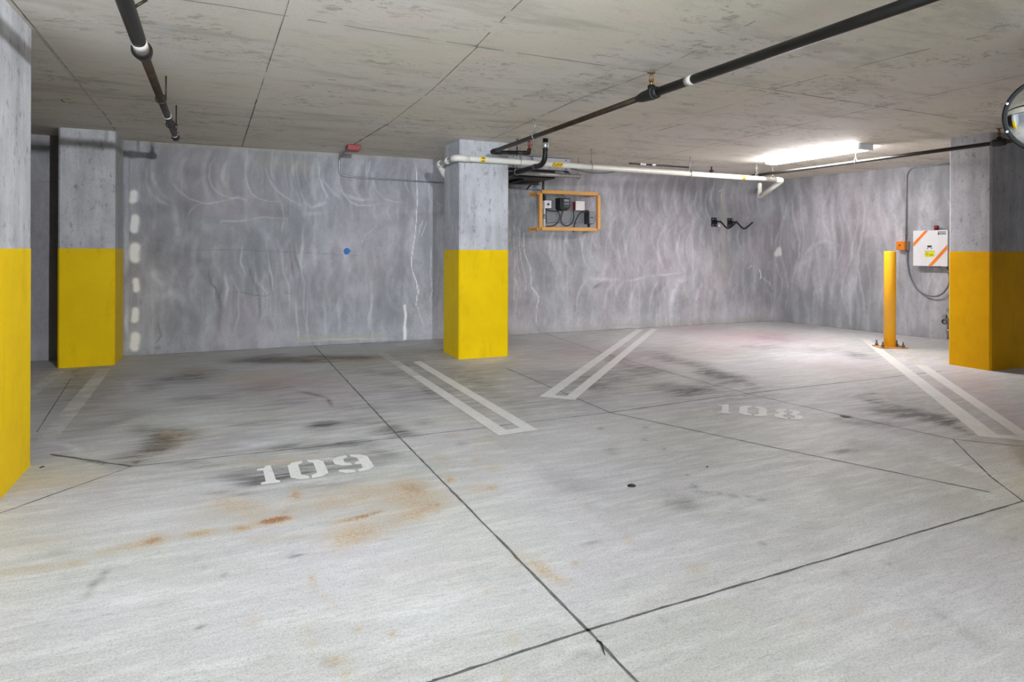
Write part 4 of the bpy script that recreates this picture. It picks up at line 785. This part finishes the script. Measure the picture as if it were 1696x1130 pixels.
# ceiling ventilation unit
t = thing('ventilation_unit', 'pale metal ventilation unit hung from the ceiling behind the centre column', 'ventilation unit', (3.7, 8.1, 2.4))
MB().box((2.97, 7.78, 2.325), (4.31, 8.62, 2.492), ch=.004).build('casing', GALVL, t)
MB().box((2.97, 7.775, 2.412), (4.31, 7.768, 2.418)).build('panel_lip', GALV, t)
m = MB(); m.box((2.97, 7.80, 2.215), (4.08, 8.60, 2.325)); m.build('underside_tray', BLACKM, t)
m = MB(); m.tube([(2.95, 7.70, 2.258), (4.42, 7.70, 2.252)], .027, 18); m.build('front_rail', GALV, t)
m = MB(); m.tube([(2.95, 7.72, 2.318), (4.25, 7.72, 2.318)], .006, 10); m.build('cable_rail', DGREY, t)
m = MB(); m.box((3.62, 7.95, 2.18), (3.68, 8.35, 2.215)); m.box((3.42, 8.33, 2.18), (4.10, 8.38, 2.225)); m.tube([(4.00, 8.36, 2.20), (4.04, 8.60, 2.14)], .012, 8); m.build('support_bracket', BLACKM, t)
for x in (3.08, 4.385):
    m = MB(); m.cyl((x, 7.70, 2.215), (x, 7.70, CEIL), .0045, 8); m.cyl((x, 7.70, 2.212), (x, 7.70, 2.226), .012, 6); m.cyl((x, 7.70, 2.30), (x, 7.70, 2.315), .010, 6); m.build('hanger_rod', GALV, t)
for x, z in ((3.45, 2.47), (4.24, 2.47), (3.45, 2.35), (4.24, 2.35)): MB().cyl((x, 7.779, z), (x, 7.768, z), .008, 10).build('rivet', DGREY, t)
for k_ in range(3): MB().tube([(4.16+k_*.03, 7.72, 2.32), (4.20+k_*.03, 7.70, 2.29), (4.22+k_*.03, 7.70, 2.265)], .007, 8).build('clamp', DGREY, t)
m = MB(); m.box((3.89, 7.779, 2.335), (3.965, 7.7765, 2.385)); m.build('square_emblem', FAINT, t)
FR = Matrix(((1, 0, 0, 0), (0, 0, -1, 0), (0, 1, 0, 0), (0, 0, 0, 1)))
text_mesh('AX-36', .058, FAINT, 'lettering', t, Matrix.Translation((4.09, 7.777, 2.36)) @ FR)

# conduit with red junction box
t = thing('conduit', 'thin grey conduit from the red ceiling box along the back wall to the orange cage', 'conduit', (1.38, 8.62, 2.2))
MB().tube([(1.37, 8.05, 2.475), (1.345, 8.55, 2.47), (1.345, 8.625, 2.43), (1.345, 8.63, 2.215), (1.55, 8.63, 2.195), (2.9, 8.63, 2.175), (4.45, 8.625, 2.135), (4.62, 8.62, 2.115), (4.70, 8.62, 2.04), (4.70, 8.62, 1.99)], .011, 12, bend=.07).build('tubing', GALV, t)
tag(MB().box((1.32, 7.83, 2.435), (1.47, 8.03, 2.499), ch=.006).build('junction_box', RED), 'red square junction box on the ceiling near the back wall', 'junction box')
tag(MB().tube([(4.45, 8.3, 2.475), (4.62, 8.28, 2.43), (4.95, 8.28, 2.39), (5.2, 8.28, 2.40), (5.6, 8.28, 2.49)], .006, 8, bend=.12).build('slack_cable', DCABLE), 'slack dark cable sagging below the ceiling right of the ventilation unit', 'cable')
t = thing('ceiling_conduit', 'short conduit with couplings lying on the ceiling above the white pipe', 'conduit', (5.4, 7.5, 2.48))
MB().cyl((5.25, 7.75, 2.485), (6.3, 7.75, 2.485), .011, 10).build('tubing', DGREY, t)
MB().box((5.42, 7.72, 2.468), (5.52, 7.78, 2.499), ch=.004).build('coupling', GALV, t); MB().box((5.62, 7.72, 2.468), (5.69, 7.78, 2.499), ch=.004).build('coupling', GALV, t)
tag(MB().cyl((6.62, 7.62, 2.40), (6.62, 7.62, 2.5), .012, 10).cyl((6.62, 7.62, 2.42), (6.62, 7.62, 2.45), .03, 12).build('threaded_stub', DGREY), 'small dark threaded stub hanging from the ceiling near the right end of the white pipe', 'bolt')

# ------------------------------------------------------------------ orange guard cage and what it protects
CY = 8.40
t = thing('guard_cage', 'orange square-tube guard cage mounted on the back wall right of the centre column', 'guard cage', (4.65, 8.6, 1.82))
m = MB(); m.box((4.135, CY-.025, 1.545), (4.185, CY+.025, 2.075), ch=.004); m.build('post', ORANGE, t)
m = MB(); m.box((5.085, CY-.07, 1.555), (5.135, CY-.02, 2.075), ch=.004); m.build('post', ORANGE, t)
m = MB(); m.box((4.165, CY-.05, 2.065), (5.10, CY, 2.115), ch=.004); m.build('top_rail', ORANGE, t)
m = MB(); m.box((4.165, CY-.05, 1.53), (5.10, CY, 1.58), ch=.004); m.build('bottom_rail', ORANGE, t)
for z in (2.07, 1.55):
    m = MB(); m.box((4.11, CY, z-.02), (4.15, 8.64, z+.02), ch=.004); m.box((4.10, 8.628, z-.035), (4.20, 8.645, z+.035)); m.build('wall_bracket', ORANGE, t)
for z in (2.085, 1.56):
    m = MB(); m.box((5.10, CY, z-.02), (5.13, 8.64, z+.02), ch=.004); m.build('wall_bracket', ORANGE, t)
XO = .06
tag(MB().box((4.30+XO, 8.59, 1.66), (4.92+XO, 8.645, 1.99)).build('backboard', plain('backing_board', '85868a', .7)), 'grey backing board on the wall inside the orange cage', 'board')
t = thing('gauge_box', 'white square gauge with a black dial inside the orange cage', 'gauge', (4.33, 8.5, 1.9))
MB().box((4.262, 8.46, 1.86), (4.375, 8.588, 1.975), ch=.012).build('housing', WHITE, t)
m = MB(); m.cyl((4.319, 8.462, 1.918), (4.319, 8.452, 1.918), .018, 16); 
for a in range(8): m.box((4.319+.036*math.cos(a*.785)-.003, 8.459, 1.918+.036*math.sin(a*.785)-.003), (4.319+.036*math.cos(a*.785)+.003, 8.456, 1.918+.036*math.sin(a*.785)+.003))
m.build('dial', INK, t)
MB().tube([(4.285, 8.56, 2.30), (4.285, 8.56, 1.975)], .018, 12).build('feed_conduit', DGREY, t)
MB().box((4.265, 8.50, 1.975), (4.30, 8.57, 2.055)).build('neck', BLACKM, t)
t = thing('control_box', 'black control box with a grey label, inside the orange cage beside the gauge', 'control box', (4.6, 8.5, 1.93))
MB().prism([(4.50, 1.86), (4.53, 1.835), (4.62, 1.835), (4.67, 1.875), (4.67, 2.02), (4.50, 2.02)], 8.43, 8.585, M=Matrix(((1, 0, 0, 0), (0, 0, 1, 0), (0, 1, 0, 0), (0, 0, 0, 1)))).build('housing', BLACKM, t, bevel=.006)
MB().box((4.555, 8.429, 1.875), (4.66, 8.425, 2.01)).build('face_panel', DGREY, t)
MB().box((4.565, 8.424, 1.965), (4.645, 8.421, 1.995)).build('label_strip', GREYP, t); MB().box((4.565, 8.424, 1.925), (4.645, 8.421, 1.94)).build('label_strip', GREYP, t)
t = thing('alarm_box', 'cream square alarm plate on a dark red box inside the orange cage', 'alarm box', (4.9, 8.55, 1.9))
MB().box((4.80, 8.51, 1.855), (4.93, 8.588, 1.975), ch=.003).build('back_box', RED, t)
MB().box((4.80, 8.49, 1.845), (4.955, 8.51, 1.985), ch=.004).build('cover_plate', CREAM, t)
t = thing('switch_box', 'narrow grey switch box at lower right inside the orange cage', 'switch box', (5.1, 8.55, 1.73))
MB().box((5.03, 8.50, 1.645), (5.12, 8.645, 1.835), ch=.006).build('housing', DGREY, t)
MB().box((5.04, 8.494, 1.65), (5.118, 8.50, 1.83), ch=.002).build('face_plate', GREYP, t)
MB().box((5.06, 8.490, 1.735), (5.10, 8.494, 1.75)).build('marking', INK, t)
MB().cyl((5.07, 8.57, 1.60), (5.07, 8.57, 1.645), .02, 12).build('gland', BLACKM, t)
t = thing('valve_pipe', 'white vertical pipe with a grey coupling at the left inside the orange cage', 'pipe', (4.29, 8.5, 1.7))
MB().cyl((4.285, 8.52, 1.59), (4.285, 8.52, 1.86), .017, 14).build('tubing', WHITE, t)
MB().cyl((4.285, 8.52, 1.745), (4.285, 8.52, 1.775), .03, 16).cyl((4.285, 8.52, 1.705), (4.285, 8.52, 1.742), .026, 8).build('coupling', GALV, t)
def cab(pts, lab, r=.009, mat=DCABLE):
    return tag(MB().tube(pts, r, 10, bend=.07).build('cable', mat), lab, 'cable')
cab([(4.33, 8.55, 1.855), (4.36, 8.55, 1.83), (4.53, 8.55, 1.825), (4.56, 8.55, 1.78), (4.55, 8.55, 1.68), (4.46, 8.55, 1.605), (4.33, 8.55, 1.595)], 'dark cable curving from the gauge down to the foot of the white pipe')
cab([(4.60, 8.53, 1.828), (4.57, 8.54, 1.74), (4.585, 8.55, 1.64), (4.68, 8.55, 1.60), (4.78, 8.55, 1.66), (4.81, 8.56, 1.76), (4.80, 8.57, 1.86)], 'dark cable looping in a U between the control box and the alarm box')
cab([(4.76, 8.5, 1.52), (4.82, 8.55, 1.68), (4.90, 8.56, 1.80), (4.98, 8.56, 1.845), (5.06, 8.56, 1.85)], 'dark cable arching up from the bottom rail to the switch box', .010)

# ------------------------------------------------------------------ folding bicycle hook
t = thing('wall_hook', 'black double-arm bicycle hook bolted to the back wall near the right corner', 'hook', (7.7, 8.64, 1.73))
for i, (x0, x1) in enumerate(((7.51, 7.63), (7.86, 7.97))):
    pl = MB().box((x0, 8.63, 1.655), (x1, 8.647, 1.805), ch=.003).build('wall_plate', BLACKM, t)
    for px in (x0+.025, x1-.025):
        for pz in (1.68, 1.78): MB().cyl((px, 8.632, pz), (px, 8.624, pz), .009, 10).build('plate_bolt', SCREW, pl)
    xm = (x0+x1)/2
    MB().tube([(xm, 8.63, 1.735), (xm+.02, 8.50, 1.735), (xm+.045, 8.42, 1.64), (xm+.06, 8.37, 1.612), (xm+.075, 8.32, 1.64), (xm+.10, 8.22, 1.72)], .0135, 12, bend=.05).build('hook_arm', BLACKM, t)
    MB().ring((xm+.02, 8.51, 1.735), (.3, -1, 0), .017, .005).build('collar', BLACKM, t)
MB().cyl((7.62, 8.60, 1.668), (7.62, 8.57, 1.668), .022, 18).build('end_cap', CREAM, t)['label'] = 'white round cap'

# ------------------------------------------------------------------ right wall: control cabinet, pull station, conduit
def rw(s_, off, z):   # distance along the right wall from the corner, distance out from it, height
    return (RW0.x+RWd.x*s_+RWd.y*off, RW0.y+RWd.y*s_-RWd.x*off, z)
RM4 = Matrix(((RWd.x, 0, RWd.y, RW0.x), (RWd.y, 0, -RWd.x, RW0.y), (0, 1, 0, 0), (0, 0, 0, 1)))   # local x along wall, y up, z out
def rbox(m, s0, s1, o0, o1, z0, z1, ch=0., mi=0): return m.box((s0, z0, o0), (s1, z1, o1), mi, RM4, ch)
t = thing('control_cabinet', 'white control cabinet with two orange diagonal stripes on the right wall beside the column', 'cabinet', rw(2.67, 0, 1.3))
C0, C1, D_ = 2.448, 2.905, .16
rbox(MB(), C0, C1, .002, D_-.02, 1.04, 1.545, .004).build('body', WHITE, t)
dr = rbox(MB(), C0, C1, D_-.018, D_, 1.04, 1.545, .004).build('door', WHITE, t)
def pface(pts, nm, mat, par, o=D_+.0015):
    return MB().add([RM4 @ Vector((a, b, o)) for a, b in pts], [list(range(len(pts)))]).build(nm, mat, par)
pface([(C0+.004, 1.31), (C0+.004, 1.37), (C0+.158, 1.541), (C0+.205, 1.541)], 'orange_stripe', PAINTO, dr)
pface([(C1-.25, 1.044), (C1-.195, 1.044), (C1-.004, 1.275), (C1-.004, 1.345)], 'orange_stripe', PAINTO, dr)
pface([(C1-.13, 1.525), (C1-.02, 1.525), (C1-.02, 1.515), (C1-.13, 1.515)], 'nameplate', INK, dr)
pface([(C1-.10, 1.508), (C1-.02, 1.508), (C1-.02, 1.482), (C1-.10, 1.482)], 'small_label', GREYP, dr); pface([(C1-.125, 1.508), (C1-.105, 1.508), (C1-.105, 1.48), (C1-.125, 1.48)], 'square_mark', INK, dr)
rbox(MB(), C0+.195, C0+.25, D_, D_+.006, 1.305, 1.33, .001).build('display', INK, dr)
for a in (.195, .25): MB().cyl(RM4 @ Vector((C0+a, 1.29, D_)), RM4 @ Vector((C0+a, 1.29, D_+.006)), .007, 10).build('button', DGREY, dr)
st = pface([(C0+.16, 1.17), (C0+.29, 1.17), (C0+.29, 1.25), (C0+.16, 1.25)], 'warning_sticker', STKY, dr)
m = MB(); m.ring(RM4 @ Vector((C0+.19, 1.207, D_+.002)), (RWd.y, -RWd.x, 0), .016, .0025, 20, 5)
m.add([RM4 @ Vector(p) for p in ((C0+.16, 1.247, D_+.002), (C0+.29, 1.247, D_+.002), (C0+.29, 1.251, D_+.002), (C0+.16, 1.251, D_+.002))], [(0, 1, 2, 3)])
for k_ in range(2): m.add([RM4 @ Vector(p) for p in ((C0+.22, 1.205-k_*.012, D_+.002), (C0+.275, 1.205-k_*.012, D_+.002), (C0+.275, 1.199-k_*.012, D_+.002), (C0+.22, 1.199-k_*.012, D_+.002))], [(0, 1, 2, 3)])
m.build('sticker_print', plain('olive_ink', '6f7010', .6), st)
rbox(MB(), C0+.21, C0+.32, .05, .12, 1.02, 1.04).build('cable_entry', GREYP, t)
rbox(MB(), C1+.0, C1+.012, .06, .14, 1.1, 1.5).build('hinge_edge', GREYP, t)
bc = rw(C0+.285, .10, 1.547)
MB().cyl(bc, (bc[0], bc[1], 1.552), .035, 20).build('beacon_base', DGREY, t)
MB().tube([(bc[0], bc[1], 1.552), (bc[0], bc[1], 1.608), (bc[0], bc[1], 1.614)], [.030, .030, .022], 20).build('beacon_lens', REDL, t)['label'] = 'dark red beacon lens'
t = thing('pull_station', 'small orange signal box on the right wall left of the control cabinet', 'signal box', rw(2.2, 0, 1.33))
rbox(MB(), 2.19, 2.315, .045, .13, 1.265, 1.395, .014).build('cover', ORANGE2, t); rbox(MB(), 2.19, 2.325, .002, .05, 1.265, 1.39, .004).build('back_box', GREYP, t)
MB().cyl(rw(2.245, .13, 1.335), rw(2.245, .135, 1.335), .012, 12).build('button', INK, t)
t = thing('conduit', 'grey conduit dropping from the ceiling on the right wall and looping under the control cabinet', 'conduit', rw(2.28, 0, 1.9))
MB().tube([rw(2.9, .02, 2.478), rw(2.36, .02, 2.478), rw(2.28, .02, 2.40), rw(2.28, .02, 1.40)], .011, 12, bend=.09).build('tubing', GALV, t)
P = [rw(2.30, .03, 1.27), rw(2.30, .03, 1.10), rw(2.34, .04, .88), rw(2.44, .05, .70), rw(2.58, .06, .615), rw(2.70, .07, .60), rw(2.80, .08, .64), rw(2.88, .08, .76), rw(2.90, .08, .88), rw(2.86, .08, 1.04)]
MB().tube(P, .011, 12, bend=.08).build('flexible_loop', CABLE, t)
for z in (1.9, 1.5): rbox(MB(), 2.262, 2.298, .004, .03, z, z+.02).build('pipe_strap', GALV, t)
t = thing('wall_valve', 'small metal valve low on the right wall, half hidden by the dark column', 'valve', rw(2.9, .05, .2))
px_, py_, _ = rw(2.875, .07, 0)
MB().cyl((px_, py_, .02), (px_, py_, .44), .016, 12).cyl((px_, py_, .12), (px_, py_, .16), .03, 12).build('standpipe', GALV, t)
MB().cyl(rw(2.87, .06, .27), rw(2.87, .16, .27), .042, 16).cyl(rw(2.85, .08, .34), rw(2.85, .15, .34), .025, 14).build('valve_body', GALV, t)
MB().ring(rw(2.87, .17, .27), (RWd.y, -RWd.x, 0), .03, .007).build('handwheel', DGREY, t)

# ------------------------------------------------------------------ bollard
BX, BY = 7.865, 5.675
t = thing('bollard', 'yellow bollard bolted to the floor in front of the right wall', 'bollard', (BX, BY, 0))
M = Matrix.Translation((BX, BY, 0)) @ Matrix.Rotation(R(-30), 4, 'Z')
MB().box((-.17, -.12, 0), (.17, .12, .014), M=M, ch=.002).build('base_plate', TAN, t)
MB().lathe([(.0, 0.012), (.070, .012), (.070, 1.235), (.068, 1.243), (.062, 1.248), (.03, 1.250), (0, 1.251)], M, 36).build('post', AMBER, t)
for sx in (-1, 1):
    for sy in (-1, 1):
        m = MB(); p = M @ Vector((sx*.125, sy*.085, 0))
        m.cyl((p.x, p.y, .014), (p.x, p.y, .020), .024, 16); m.cyl((p.x, p.y, .020), (p.x, p.y, .042), .018, 6); m.cyl((p.x, p.y, .04), (p.x, p.y, .085), .010, 10)
        m.build('anchor_bolt', BOLT, t)

# ------------------------------------------------------------------ convex mirror
mc = Vector((3.908, 1.937, 1.965)); nrm = Vector((-.86, -.50, -.10)).normalized(); q = nrm.to_track_quat('Z', 'Y').to_matrix().to_4x4()
M = Matrix.Translation(mc) @ q; MR = .187
t = thing('convex_mirror', 'round convex traffic mirror with black rim on the column at the right edge', 'mirror', mc)
prof = [(MR*math.sin(a)/math.sin(1.0), .055*(math.cos(a)-math.cos(1.0))/(1-math.cos(1.0))) for a in [1.0*(1-i/14) for i in range(15)]]
MB().lathe(prof, M, 64).build('dome', MIRROR.copy() if False else MIRROR, t)
MB().ring(mc, nrm, MR+.004, .0115, 64, 10).build('rim', BLACKM, t)
MB().lathe([(MR, -.004), (MR*.9, -.012), (.05, -.02), (0, -.02)], M, 48).build('back_plate', BLACKM, t)
for a in range(8):
    an = R(22.5+45*a); p = M @ Vector(((MR+.006)*math.cos(an), (MR+.006)*math.sin(an), .010)); MB().cyl(p, p+nrm*.006, .0055, 10).build('rim_screw', SCREW, t)
MB().tube([tuple(M @ Vector((0, 0, -.018))), (4.0, 2.03, 1.97), (4.133, 2.03, 1.97)], .014, 12, bend=.03).box((4.120, 1.96, 1.92), (4.133, 2.10, 2.02)).build('mounting_arm', BLACKM, t)

# ------------------------------------------------------------------ lamps
GLOW = emis('lit_diffuser', 'fffafc', EM['tube']); GLOBE = emis('lit_globe', 'f6faff', EM['globe'])
def strip(x0, x1, y0, y1, label, glow, along='y', drop=.07):
    t = thing('fluorescent_lamp', label, 'ceiling lamp', ((x0+x1)/2, (y0+y1)/2, CEIL), 'fluorescent ceiling lamps')
    MB().box((x0+.03, y0+.02, CEIL-.030), (x1-.03, y1-.02, CEIL-.001)).build('housing', WHITE, t)
    n = 8; vs = []; hw = (x1-x0)/2-.004 if along == 'y' else (y1-y0)/2-.004; z0 = CEIL-.012
    for i in range(n+1):
        a = math.pi*i/n; u = -hw*math.cos(a)*(1 if .2 < a < 2.9 else 1); z = z0-(drop-.014)*min(1, math.sin(a)*1.5)
        if along == 'y': vs += [((x0+x1)/2+u, y0+.03, z), ((x0+x1)/2+u, y1-.002, z)]
        else: vs += [(x0+.03, (y0+y1)/2+u, z), (x1-.002, (y0+y1)/2+u, z)]
    m = MB(); m.add(vs, [(2*i, 2*i+1, 2*i+3, 2*i+2) for i in range(n)], 0, True); m.add([vs[2*i+1] for i in range(n+1)], [list(range(n+1))]); m.build('diffuser', glow, t)
    if along == 'y': MB().box((x0, y0, CEIL-drop), (x1, y0+.035, CEIL-.001), ch=.002).build('end_cap', WHITE, t)
    else: MB().box((x0, y0, CEIL-drop), (x0+.035, y1, CEIL-.001), ch=.002).build('end_cap', WHITE, t)
    return t
strip(6.72, 6.94, 5.22, 6.68, 'lit white fluorescent strip lamp on the ceiling at right', GLOW)
t = thing('globe_lamp', 'small round ceiling lamp over the aisle beside the camera', 'ceiling lamp', (1.08, 0, CEIL))
MB().tube([(1.08, 0, CEIL-.001), (1.08, 0, CEIL-.018), (1.08, 0, CEIL-.022)], [.07, .07, .05], 24).build('base', WHITE, t)
MB().lathe([(.036*math.cos(a), -.036*math.sin(a)) for a in [i*math.pi/2/8 for i in range(9)]], Matrix.Translation((1.08, 0, CEIL-.024)), 24).build('globe', GLOBE, t)

t = thing('added_fill_lamp', 'added unseen fill lamp on the ceiling beside the camera, aimed at the parking bays', 'ceiling lamp', (1.10, -.05, 2.3))  # fill lamp added out of view to even out brightness across the bays
aim = (Vector((-.6, 7.5, 2.15))-Vector((1.10, -.05, 2.30))).normalized(); q_ = aim.to_track_quat('-Z', 'Y')
MB().tube([(1.10, -.12, CEIL), (1.10, -.12, 2.36), (1.10, -.10, 2.31)], .012, 10).build('stem', BLACKM, t)
MB().tube([Vector((1.10, -.05, 2.30))-aim*.09, Vector((1.10, -.05, 2.30))-aim*.085, Vector((1.10, -.05, 2.30))-aim*.012], [.03, .05, .062], 24).build('lamp_housing', BLACKM, t)
sl = bpy.data.lights.new('added_fill_light', 'SPOT'); sl.energy = EM['flood']; sl.spot_size = R(115); sl.spot_blend = 1.; sl.shadow_soft_size = .05; sl.color = (.95, 1, 1.07)
so = bpy.data.objects.new('added_fill_light', sl); COL.objects.link(so); so.location = (1.10, -.05, 2.30); so.rotation_euler = q_.to_euler(); so.parent = t; so.matrix_parent_inverse = t.matrix_basis.inverted()

# ------------------------------------------------------------------ small things on floor and wall
m = MB(); pts = []; rs = random.Random(2)
for i in range(22):
    a = 2*math.pi*i/22; r_ = .042*(1+rs.uniform(-.12, .12)); pts.append((1.45+r_*math.cos(a)*1.05, 1.22+r_*math.sin(a)))
m.add([(x, 8.6485, z) for x, z in pts], [list(range(22))]); tag(m.build('paint_spot', BLUE), 'round blue spray paint spot on the back wall left of the centre column', 'paint spot')
tag(MB().lathe([(0, .006), (.016, .006), (.020, .003), (.021, 0)], Matrix.Translation((1.968, 2.872, 0)) @ Matrix.Diagonal((1.15, .95, 1, 1)), 24).build('black_cap', BLACKM), 'small flat black disc lying on the open floor right of the long joint', 'debris')
tag(MB().tube([(1.085, 1.775, .002), (1.09, 1.755, .007), (1.078, 1.725, .006), (1.07, 1.70, .003)], [.002, .003, .0025, .001], 6).build('twig', BLACKM), 'tiny dark twig lying in the joint at the bottom of the frame', 'twig')
m = MB(); ls = [(4.235, 3.45), (4.245, 3.458), (4.265, 3.442), (4.285, 3.415), (4.285, 3.402), (4.268, 3.405), (4.245, 3.425)]
m.add([(x, y, .004+.004*(i % 2)) for i, (x, y) in enumerate(ls)]+[(4.26, 3.432, .012)], [(i, (i+1) % 7, 7) for i in range(7)]); tag(m.build('dry_leaf', plain('dry_leaf_brown', '6b6860', .8)), 'dry dark leaf lying on the floor right of stall number 108', 'leaf')
for (x, y, r_, l) in ((2.54, 2.95, .008, 'tiny dark pebble on the floor below stall number 108'), (-.955, 4.44, .010, 'small brown crumb at the foot of the nearest left column'), (3.44, 8.58, .012, 'tiny dark crumb at the foot of the back wall right of the centre column')):
    m = MB(); m.lathe([(r_*.6, 0), (r_, r_*.25), (r_*.7, r_*.5), (0, r_*.6)], Matrix.Translation((x, y, .0005)) @ Matrix.Rotation(.6, 4, 'Z') @ Matrix.Diagonal((1.6, .8, 1, 1)), 9, smooth=False); tag(m.build('pebble', DGREY), l, 'debris')
